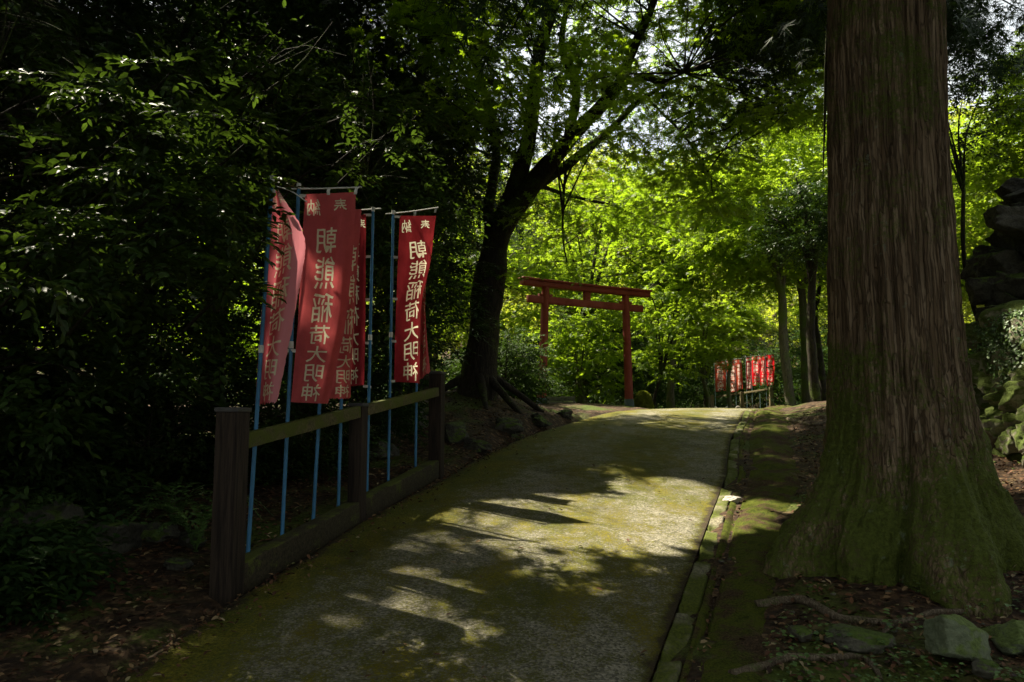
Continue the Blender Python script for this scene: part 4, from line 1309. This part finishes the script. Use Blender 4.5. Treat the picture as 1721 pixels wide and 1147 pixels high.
# sprays of that first tree reaching in front of the banners
def sprays():
    t = bpy.data.objects['evergreen_tree']
    r = np.random.default_rng(31)
    st, lv = MB(), MB()
    C, rd = [], []
    for px, py, d in ((90, 130, 4.6), (190, 150, 4.7), (280, 120, 4.9), (240, 200, 4.5), (350, 190, 4.6), (420, 195, 4.8), (130, 240, 4.4), (180, 280, 4.4), (370, 285, 4.6), (400, 285, 4.7), (300, 350, 4.4), (60, 360, 4.2), (130, 365, 4.2), (360, 350, 4.4), (200, 390, 4.2), (350, 400, 4.5), (330, 430, 4.4), (472, 393, 4.62), (100, 420, 4.2), (40, 470, 4.0), (260, 290, 4.6), (480, 130, 5.4), (560, 190, 6.0), (620, 160, 6.2), (640, 230, 6.4), (700, 180, 6.6), (560, 270, 6.2), (250, 450, 4.4)):
        C.append(at(px + r.normal() * 8, py + r.normal() * 6, d)); rd.append(.11 if 440 < px < 500 and py > 370 else r.uniform(.22, .36))
    C = np.array(C)
    for c in C:
        a = c + [-.75 + r.normal() * .2, .55 + r.normal() * .2, -.25 + r.normal() * .15]
        tube(st, spline([a, (a + c) / 2 + r.normal(size=3) * .06 + [0, 0, .08], c], 14), np.linspace(.012, .004, 14), 6, cap=False)
    rd = np.array(rd)
    for c, q in zip(C, rd):
        pads(lv, 'oval', c[None], q, 18 if q > .2 else 7, 8, .085 if q > .2 else .07, .036 if q > .2 else .03, .26 if q > .2 else .15, thick=.12, droop=.3, tdroop=.1, jit=.25, tilt=.12, stems=st, gate=False)
    st.build('branch', M['twig'], t)
    lv.build('leafy_spray', M['glossy_leaf'], t, smooth=False)
sprays()

# tall cedars standing on the left, their crowns shading the foreground
def tall_cedar(x, y, h, z_low, reach, label, n=70, r0=.26, sprays_=13, leaf=.22, group='tall cedars rising on the left'):
    z0 = float(ground(x, y))
    base = np.array([x, y, z0 - .1])
    t = empty('cedar_tree', base)
    tag(t, label, 'tree', group)
    tr, crn, bo = MB(), MB(), MB()
    limb(tr, [base, base + [0, 0, h * .5], base + [.1, 0, h]], r0, .05, 50, 18, .12)
    tr.build('trunk', M['dark_bark'], t)
    droop_boughs(bo, crn, base, 0.0, z_low, h, n, reach, sprays_, leaf)
    bo.build('bough', M['dark_bark'], t)
    crn.build('crown', M['cedar_leaf'], t, smooth=False)
tall_cedar(-1.75, 14.5, 11, 4.2, 2.5, 'dark drooping cedar just left of the leaning maple crown', 80)
tall_cedar(-3.3, 12.8, 11, 4.6, 3.0, 'tall cedar whose brown trunk rises behind the near banners', 110, sprays_=17)
tall_cedar(-7.2, 9.5, 18, 5.0, 3.6, 'cedar deep in shade at the upper left corner', 130, sprays_=18)
tall_cedar(-6.0, 15.5, 12.5, 4.0, 3.8, 'cedar standing back between the upper left evergreens', 120, sprays_=18)
tall_cedar(-9.8, 13.5, 18, 3.0, 4.0, 'cedar at the far left edge beyond the evergreens', 70)

# background maples, sunlit
BG = 'sunlit maples beyond the torii'
bgs = [(-1.2, 24, 8.5, 3.0, 2.4, 'bright maple behind the fork of the leaning maple'),
       (2.2, 26, 9.0, 3.2, 2.8, 'bright yellow-green maple directly above the torii lintel'),
       (5.2, 25.5, 9.5, 3.2, 3.2, 'bright maple right of the torii with layered boughs'),
       (10.9, 27, 10.5, 3.4, 3.4, 'tall bright maple left of the great cedar trunk'),
       (7.4, 20.5, 8.2, 2.6, 3.6, 'maple with fine arching branches between torii and great cedar'),
       (11.5, 23.0, 9.5, 3.2, 2.8, 'bright maple just behind the great cedar trunk'),
       (15.0, 22.0, 9.0, 3.4, 2.2, 'bright maple right of the great cedar trunk, above the wall'),
       (10.5, 13.5, 7.2, 2.3, 2.8, 'small-leaved maple at the right edge above the stacked stones'),
       (3.5, 36, 13, 4.2, 3.5, 'tall pale maple far behind the torii'),
       (10.0, 40, 14, 4.6, 4.0, 'tall pale maple far behind the distant rack'),
       (-3.5, 33, 12, 4.0, 3.0, 'pale maple far back left of the torii'),
       (17.5, 33, 13, 4.5, 3.0, 'pale maple far back at the right')]
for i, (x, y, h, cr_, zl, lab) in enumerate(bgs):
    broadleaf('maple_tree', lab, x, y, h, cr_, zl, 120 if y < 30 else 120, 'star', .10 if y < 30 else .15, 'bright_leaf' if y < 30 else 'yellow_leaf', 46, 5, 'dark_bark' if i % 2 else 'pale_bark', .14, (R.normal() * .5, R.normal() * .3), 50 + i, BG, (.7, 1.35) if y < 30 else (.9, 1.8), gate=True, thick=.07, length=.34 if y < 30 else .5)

# shrubs round the torii
broadleaf('shrub', 'dark evergreen shrub in front of the left torii pillar', .05, 18.6, 1.7, .9, .15, 70, 'diamond', .085, 'shade_leaf', 22, 6, 'dark_bark', .05, seed=80, pad_r=(.25, .5), length=.26, wfac=.5, cat='shrub', tilt=.3)
broadleaf('shrub', 'dark low shrub at the foot of the leaning maple beside the torii', -.15, 17.2, 1.9, .95, .1, 60, 'diamond', .08, 'shade_leaf', 22, 6, 'dark_bark', .04, seed=81, pad_r=(.2, .45), length=.24, wfac=.5, cat='shrub', tilt=.3)
broadleaf('shrub', 'light green shrub filling the opening of the torii', 2.0, 22.6, 3.6, 1.5, .4, 90, 'star', .085, 'bright_leaf', 22, 6, 'pale_bark', .05, seed=82, pad_r=(.25, .55), length=.26, cat='shrub', tilt=.25)
broadleaf('small_tree', 'crooked thin-stemmed small tree with pale green leaves right of the torii', 4.3, 23.4, 4.8, 1.5, 1.1, 60, 'star', .085, 'bright_leaf', 22, 6, 'dark_bark', .06, (.6, 0), 83, pad_r=(.25, .55), length=.28, gate=False, tilt=.2)
broadleaf('small_tree', 'fresh green sapling in front of the distant banner rack', 9.3, 33.0, 5.2, 1.3, 3.1, 42, 'star', .12, 'bright_leaf', 20, 5, 'pale_bark', .10, (.2, 0), 84, pad_r=(.35, .7), length=.34)
broadleaf('small_tree', 'fresh green sapling left of the distant banner rack', 7.5, 30.0, 5.0, 1.6, 1.8, 60, 'star', .11, 'bright_leaf', 20, 5, 'pale_bark', .10, (-.2, 0), 85, pad_r=(.35, .7), length=.34)
broadleaf('small_tree', 'dark dense evergreen clump left of the great cedar', 7.0, 17.8, 5.6, 1.25, 3.2, 70, 'diamond', .09, 'dark_leaf', 20, 6, 'dark_bark', .12, seed=86, pad_r=(.25, .5), length=.26, wfac=.5, tilt=.3)
broadleaf('small_tree', 'mossy double-stemmed tree beside the great cedar', 9.3, 24.5, 7.0, 1.8, 4.2, 50, 'star', .09, 'maple_leaf', 22, 6, 'pale_bark', .17, seed=87, pad_r=(.3, .7), length=.3)
LOW = 'low dark evergreen shrubs on the left'
for k, (x, y, h, cr_, lab) in enumerate(((-3.55, 7.3, 1.3, .85, 'low dark shrub behind the rocks at the lower left'), (-4.0, 6.5, 1.3, .8, 'low dark shrub at the left edge above the rocks'), (-2.7, 8.2, 1.2, .8, 'low dark shrub seen through the near half of the rack'), (-1.9, 9.9, 1.3, .7, 'low dark shrub seen through the far half of the rack'), (-4.2, 9.2, 2.0, 1.2, 'bushy dark shrub deep in shade behind the rack'), (-2.95, 4.5, .6, .4, 'dark leafy bush in the bottom left corner'))):
    broadleaf('shrub', lab, x, y, h, cr_, .05, 70, 'oval', .065, 'shade_leaf', 16, 7, 'dark_bark', .03, seed=120 + k, pad_r=(.15, .38), length=.26, wfac=.42, cat='shrub', tilt=.35, group=LOW)
for k, (x, y, h, cr_, lab) in enumerate(((2.6, 28.5, 4.0, 2.2, 'dark evergreen thicket seen low through the torii'), (16.5, 40.0, 6.0, 3.4, 'dark evergreen thicket far back at the right of the path'), (4.5, 41.0, 6.0, 3.4, 'dark evergreen thicket far back behind the right torii pillar'), (12.0, 44.0, 6.5, 3.4, 'tall dark evergreen thicket at the bend far back'), (7.2, 38.5, 5.0, 2.6, 'dark evergreen thicket just left of the distant rack'))):
    broadleaf('shrub', lab, x, y, h, cr_, .1, 100, 'diamond', .14, 'shade_leaf', 24, 6, 'dark_bark', .06, seed=140 + k, pad_r=(.4, .95), length=.4, wfac=.5, cat='shrub', tilt=.35)
for k, (x, y, h, cr_, lab) in enumerate(((5.6, 31.5, 3.4, 2.2, 'dark evergreen thicket right behind the torii'), (13.2, 33.5, 4.0, 2.4, 'dark evergreen thicket right of the distant rack'), (9.8, 42.0, 5.0, 3.0, 'dark evergreen thicket behind the distant rack'), (-.4, 30, 3.2, 2.4, 'dark evergreen thicket behind the left torii pillar'), (10.6, 20.5, 2.2, 1.5, 'dark low shrub at the foot of the great cedar, up the slope'))):
    broadleaf('shrub', lab, x, y, h, cr_, .1, 80, 'diamond', .12, 'shade_leaf', 22, 6, 'dark_bark', .05, seed=90 + k, pad_r=(.35, .8), length=.34, wfac=.5, cat='shrub', tilt=.35)
def clipped(px, py, D, rx, rz, label, m):
    c = at(px, py, D)
    g0 = float(ground(c[0], c[1]))
    t = empty('clipped_shrub', (c[0], c[1], g0)); tag(t, label, 'shrub')
    n = 5200
    d = nrm(R.normal(size=(n, 3))); d[:, 2] = np.abs(d[:, 2])
    P = np.array([c[0], c[1], g0]) + d * [rx, rx, rz] * R.uniform(.82, 1.04, n)[:, None] * (1 + .07 * fbm(d * 2.5 + px, 3))[:, None]
    lf = MB(); add_leaves(lf, 'diamond', P, nrm(np.cross(d, R.normal(size=(n, 3))) + d * .5), d, .05, .028, False)
    lf.build('leaves', M[m], t, smooth=False)
    st = MB()
    for a in range(7):
        q = np.array([math.cos(a * .9) * rx * .6, math.sin(a * .9) * rx * .6, rz * .8])
        b0 = np.array([c[0], c[1], g0])
        tube(st, spline([b0 - [0, 0, .05], b0 + q * .5, b0 + q], 6), np.linspace(.02, .006, 6), 5)
    st.build('stem', M['twig'], t)
clipped(1081, 676, 22.6, .28, .50, 'pale clipped round bush behind the right torii pillar', 'yellow_leaf')
clipped(885, 681, 21.0, .34, .30, 'small bright green mound bush left of the torii', 'bright_leaf')

# the wooded hill behind and the forest all round: masses nobody could count
def forest(name, pts, size, mtl, n_per, leaf, gate=False, extra=()):
    mbf = MB()
    C, rd = [], []
    for x, y, h, rr in pts:
        z0 = float(ground(x, y))
        for _ in range(n_per):
            p = R.uniform(-1, 1, 3)
            if np.linalg.norm(p) > 1: p = p / np.linalg.norm(p) * R.random()
            C.append([x + p[0] * rr, y + p[1] * rr, z0 + h * .55 + p[2] * h * .45 if h < 15 or math.hypot(x + 1, y - 3) > 8 else h * .8 + p[2] * h * .25]); rd.append(rr * R.uniform(.25, .5))
    for p in extra: C.append(p); rd.append(.75)
    pads(mbf, 'diamond', np.array(C), np.array(rd), 14, 5, leaf, leaf * .7, leaf * 3.2, thick=.3, droop=.4, tdroop=.2, jit=.4, tilt=.35, gate=gate)
    o = mbf.build(name, M[mtl], smooth=False)
    tag(o, kind='stuff')
    return o
r = np.random.default_rng(77)
pts = [(r.uniform(-34, 52), r.uniform(50, 85), r.uniform(8, 13), r.uniform(2.6, 4.2)) for _ in range(120)]
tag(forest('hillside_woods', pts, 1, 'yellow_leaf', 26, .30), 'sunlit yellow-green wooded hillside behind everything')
pts = [(r.uniform(-24, 40), r.uniform(43, 58), r.uniform(2.5, 5.0), r.uniform(1.8, 3.0)) for _ in range(80)]
tag(forest('hillside_undergrowth', pts, 1, 'shade_leaf', 16, .24), 'dark undergrowth at the foot of the wooded hillside')
pts = [(-r.uniform(12, 24), r.uniform(6, 45), r.uniform(8, 14), r.uniform(2, 3.4)) for _ in range(34)]
tag(forest('left_woods', pts, 1, 'maple_leaf', 24, .24), 'shady woods far off on the left behind the evergreens')
pts = []
for k in range(34):                             # the wood the photographer stands in, behind and beside the camera
    a = math.radians(r.uniform(158, 382)); d = r.uniform(9, 16)
    pts.append((1 + d * math.cos(a), 1 + d * math.sin(a), r.uniform(10, 17), r.uniform(2.2, 3.4)))
for k in range(34):                             # leaf clumps added high over the path for shade, out of the picture
    a = r.uniform(0, 6.28); d = 7.5 * math.sqrt(r.random())
    if d * math.cos(a) > 1.5: continue
    pts.append((-1.0 + d * math.cos(a), 3.0 + d * math.sin(a), r.uniform(15, 20), r.uniform(2.0, 3.0)))
SHADE = []                                      # leaf clumps added out of view, up-sun, to shade the near path and litter
for px, py in ((250, 1100), (420, 1080), (600, 1100), (800, 1110), (300, 1000), (150, 1040), (480, 1010), (60, 1110), (1000, 1125), (1250, 1110), (1420, 1110), (1600, 1110), (1450, 960), (1560, 900), (560, 1040)):
    T_ = gpt(px, py)
    for _ in range(9):
        SHADE.append(T_ + SUN * r.uniform(8.0, 12.5) + r.normal(size=3) * .28)
tag(forest('surrounding_woods_and_shade', pts, 1, 'dark_leaf', 22, .34, True, SHADE), 'dark woods surrounding the path, with leaf clumps added overhead for shade')

# cedar boughs hanging into the top of the picture, either side of the great trunk
tall_cedar(4.9, 10.6, 15, 5.7, 2.5, 'cedar with dark hanging boughs behind the great trunk, at the top right', 120, .2, 24, .2, group=None)
tall_cedar(6.7, 15.2, 17, 6.6, 2.7, 'slim cedar hidden behind the great trunk, dark boughs hanging out on its left', 60, .18, 12, .22, group=None)

# ================================================================== ROCKS, LITTER, HERBS
def stone_thing(name, px, py, size, seed, mtl, label, boxy=.3, rough=.25, sink=.35, rot=None, sub=5, cat='rock', D=None):
    p = gpt(px, py)
    mb = MB(); rock(mb, (0, 0, 0), size, seed, sub, rough, boxy, rot)
    o = mb.build(name, M[mtl])
    o.location = (p[0], p[1], p[2] + size[2] * (1 - 2 * sink))
    tag(o, label, cat)
    return o
stone_thing('stone_slab', 1614, 1105, (.145, .11, .135), 3, 'slab', 'squarish greenish mossy block at the foot of the great cedar, bottom right', .92, .07, .22, .12)
stone_thing('rock', 1452, 1085, (.19, .13, .075), 4, 'rock', 'low mossy mound of rock just in front of the great cedar', .2, .2, .35)
stone_thing('rock', 1347, 1078, (.075, .06, .045), 5, 'rock', 'fist-sized grey-green rock left of the roots under the great cedar', .3, .2, .25)
stone_thing('rock', 1720, 1085, (.16, .2, .09), 6, 'slab', 'flat mossy rock cut by the right edge beside the squarish block', .5, .2, .3)
stone_thing('rock', 1660, 1140, (.06, .05, .05), 7, 'rock', 'small lichened stone below the squarish block', .3, .2, .25)
stone_thing('rock', 1232, 846, (.085, .05, .035), 8, 'pale_stone', 'pale broken lump lying on the kerb joint in the sunlight', .4, .3, .15)
for k, (px, py, sx, sz, lab) in enumerate(((110, 915, .30, .24, 'largest grey rock among the litter at the lower left'), (195, 925, .24, .17, 'rock leaning against the largest one at the lower left'), (265, 905, .15, .10, 'squat rock between the large pair and the near rack post'), (325, 918, .13, .09, 'small rock nearest the near rack post'),
        (60, 985, .25, .17, 'dark mossy rock at the far left of the litter'), (300, 955, .09, .05, 'flat stone in the litter before the near rack'), (20, 900, .24, .22, 'dark rock cut by the left edge'),
        (765, 740, .26, .18, 'dark rock between the far rack post and the leaning maple'), (800, 755, .2, .11, 'flat dark rock beside the path below the leaning maple'), (850, 722, .24, .13, 'mossy rock among the roots of the leaning maple'), (905, 712, .22, .12, 'dark rock right of the leaning maple roots'), (870, 740, .14, .07, 'small rock at the path edge below the leaning maple'), (690, 720, .35, .3, 'dark boulder seen through the rack between its two far posts'), (945, 700, .2, .09, 'low dark rock left of the crest of the path'), (640, 770, .24, .18, 'dark rock behind the rack under the plain pole'))):
    stone_thing('rock', px, py, (sx, sx * .8, sz), 40 + k, 'dark_stone', lab, .45, .40, .36, sub=5)
for k, (px, D, lab) in enumerate(((1191, 37.6, 'pale stone left of the distant rack'), (1203, 37.0, 'pale stone by the leftmost pole of the distant rack'), (1222, 36.6, 'pale stone under the weathered banners of the distant rack'), (1240, 35.5, 'pale pinkish stone before the middle post of the distant rack'))):
    q = at(px, 686, D)
    mb = MB(); rock(mb, (0, 0, 0), (.14, .1, .10), 70 + k, 3, .25, .2)
    o = mb.build('pale_stone', M['pale_stone']); o.location = (q[0], q[1], q[2]); tag(o, lab, 'stone')
# stone step under the torii
q = at(940, 684, 21.5)
stp = empty('stone_steps', (q[0], q[1], float(ground(q[0], q[1])))); tag(stp, 'low stone steps between the torii pillars', 'steps')
for k in range(2):
    mb = MB(); box(mb, np.array([q[0], q[1] + .4 * k, float(ground(q[0], q[1])) + .06 + .15 * k]), np.array([1., 0, 0]), np.array([0, 1., 0]), UP, .9, .38, .16, .02)
    mb.build('step', M['rock'], stp)
# fallen leaves
def scatter(n, fx, keep, L0, L1, name, mtl, tpl='oval', tiltv=.35, wf=.45, lift=.006):
    x, y = fx(n)
    k = keep(x, y); x, y = x[k], y[k]
    z = ground(x, y) + lift + R.random(len(x)) * .012
    P = np.c_[x, y, z]
    Nn = nrm(np.c_[R.normal(size=(len(x), 2)) * tiltv, np.ones(len(x))])
    ax = nrm(np.cross(Nn, R.normal(size=(len(x), 3))))
    L = R.uniform(L0, L1, len(x))
    mb = MB(); add_leaves(mb, tpl, P, ax, Nn, L, L * wf, False)
    o = mb.build(name, M[mtl], smooth=False)
    tag(o, kind='stuff'); return o
def right_keep(x, y): return (x > road_r(y) + .15) & (R.random(len(x)) < np.where(x > road_r(y) + .10 + verge_w(y), 1.0, np.where(x < road_r(y) + .24, .5, .10)))
scatter(30000, lambda n: (R.uniform(.6, 7, n), 2.6 + 11 * R.random(n) ** 1.5), right_keep, .018, .055, 'leaf_litter', 'litter')
scatter(26000, lambda n: (R.uniform(-7, 1.2, n), 2.6 + 12 * R.random(n) ** 1.4), lambda x, y: x < road_l(y) - .05 - .12 * R.random(len(x)) - .12 * ((y > 4.6) & (y < 8.6)), .02, .06, 'leaf_litter', 'litter')
# a few leaves and bits on the path itself
x, y = R.uniform(-1.8, 3.8, 260), 2.8 + 10 * R.random(260)
k = (x > road_l(y) + .05) & (x < road_r(y) - .03); x, y = x[k], y[k]
P = np.c_[x, y, base_h(x, y) + .034]
Nn = nrm(np.c_[R.normal(size=(len(x), 2)) * .3, np.ones(len(x))]); ax = nrm(np.cross(Nn, R.normal(size=(len(x), 3)))); Ls = R.uniform(.012, .05, len(x))
mb = MB(); add_leaves(mb, 'oval', P, ax, Nn, Ls, Ls * .45, False); tag(mb.build('leaf_litter', M['litter'], smooth=False), kind='stuff')
yy = 3.0 + 9 * R.random(1500) ** 1.2
xx = road_l(yy) + np.abs(R.normal(size=1500)) * .16 + .02
P = np.c_[xx, yy, base_h(xx, yy) + .022 + R.random(1500) * .01]
Nn = nrm(np.c_[R.normal(size=(1500, 2)) * .35, np.ones(1500)]); ax = nrm(np.cross(Nn, R.normal(size=(1500, 3)))); Ls = R.uniform(.012, .05, 1500)
k = (yy < 4.4) | (yy > 8.7) | (xx > road_l(yy) + .12)
mb = MB(); add_leaves(mb, 'oval', P[k], ax[k], Nn[k], Ls[k], Ls[k] * .45, False); tag(mb.build('leaf_litter', M['litter'], smooth=False), kind='stuff')
# pebbles in the soil
mbp = MB()
x, y = R.uniform(.9, 5, 900), 2.7 + 7 * R.random(900) ** 1.3
k = (x > road_r(y) + .17) & ((x > road_r(y) + .14 + verge_w(y)) | (x < road_r(y) + .24))
for a, b in zip(x[k], y[k]):
    sz = R.uniform(.006, .022)
    rock(mbp, (a, b, float(ground(a, b)) + sz * .2), (sz * 1.2, sz, sz * .7), int(R.integers(1e6)), 1, .25, .2)
tag(mbp.build('gravel', M['rock']), kind='stuff')
# low herbs round the cedar and on the left
def herbs(n, fx, keep, name, label=None, L=.03, hmax=.09):
    x, y = fx(n); k = keep(x, y); x, y = x[k], y[k]
    z = ground(x, y)
    mb = MB()
    for j in range(6):
        a = R.random(len(x)) * 6.28; hh = R.uniform(.02, hmax, len(x))
        P = np.c_[x + np.cos(a) * .025, y + np.sin(a) * .025, z + hh]
        ax = nrm(np.c_[np.cos(a), np.sin(a), R.uniform(-.3, .3, len(x))])
        Nn = nrm(np.c_[R.normal(size=(len(x), 2)) * .25, np.ones(len(x))])
        Ls = R.uniform(.6, 1.2, len(x)) * L
        add_leaves(mb, 'oval', P, ax, Nn, Ls, Ls * .62, False)
    tag(mb.build(name, M['herb'], smooth=False), kind='stuff')
def clump(x, y): return vnoise(np.c_[x * 1.6, y * 1.6, x * 0 + 3]) > .18
herbs(1500, lambda n: (R.uniform(1.0, 4.6, n), 2.8 + 5 * R.random(n) ** 1.3), lambda x, y: (x > road_r(y) + .1 + verge_w(y)) & clump(x, y), 'ground_herbs')
herbs(2600, lambda n: (R.uniform(-7, -1.4, n), R.uniform(4.6, 10, n)), lambda x, y: (x < road_l(y) - .9) & clump(x, y), 'undergrowth', L=.07, hmax=.28)

# broken pale branch standing in the undergrowth, fern tufts, a sapling over the wall
q = gpt(295, 760)
mb = MB()
D = q[1]
tube(mb, spline([at(300, 765, D), at(293, 730, D), at(286, 690, D), at(279, 678, D)], 14), np.linspace(.045, .03, 14), 8, .3)
tube(mb, spline([at(290, 715, D), at(276, 700, D - .05), at(262, 686, D - .1), at(258, 660, D - .1)], 12), np.linspace(.022, .008, 12), 7, .3)
o = mb.build('broken_branch', M['dead_wood'], origin=q)
tag(o, 'pale broken branch stub sticking up out of the undergrowth left of the rack', 'branch')
def fern(px, py, n, h, label, D=None):
    q = gpt(px, py) if D is None else np.array([at(px, py, D)[0], D, 0.])
    q[2] = float(ground(q[0], q[1]))
    t = empty('fern', q); tag(t, label, 'fern', 'ferns and grass tufts by the rack')
    lf = MB()
    for k in range(n):
        a = R.random() * 6.28; ln = h * R.uniform(.7, 1.3)
        d = np.array([math.cos(a), math.sin(a), 0])
        P = spline([q, q + d * ln * .25 + [0, 0, ln * .6], q + d * ln * .7 + [0, 0, ln * .7], q + d * ln + [0, 0, ln * .45]], 14)
        T = nrm(np.gradient(P, axis=0)); sd = nrm(np.cross(T, [0, 0, 1.]))
        for sg in (-1, 1):
            L = np.sin(np.linspace(.35, 3.1, 14)) * .07
            add_leaves(lf, 'diamond', P, sd * sg + T * .5, nrm(np.cross(sd, T)), L, L * .32, False)
        tube(lf, P, .002, 3, cap=False)
    o = lf.build('fronds', M['herb'], t, smooth=False)
fern(335, 775, 16, .42, 'bright arching fern tuft just left of the near rack post', 5.6)
fern(300, 745, 12, .38, 'fern tuft beside the pale broken branch', 6.2)
fern(90, 740, 12, .35, 'fern tuft at the far left under the evergreens', 6.0)
broadleaf('sapling', 'thin dark sapling growing from the top of the wall at the right edge', 5.75, 9.4, 3.6, .9, 2.3, 26, 'oval', .06, 'dark_leaf', 14, 6, 'dark_bark', .03, (-.35, 0), 160, pad_r=(.2, .4), length=.26, wfac=.42, zbase=2.7)
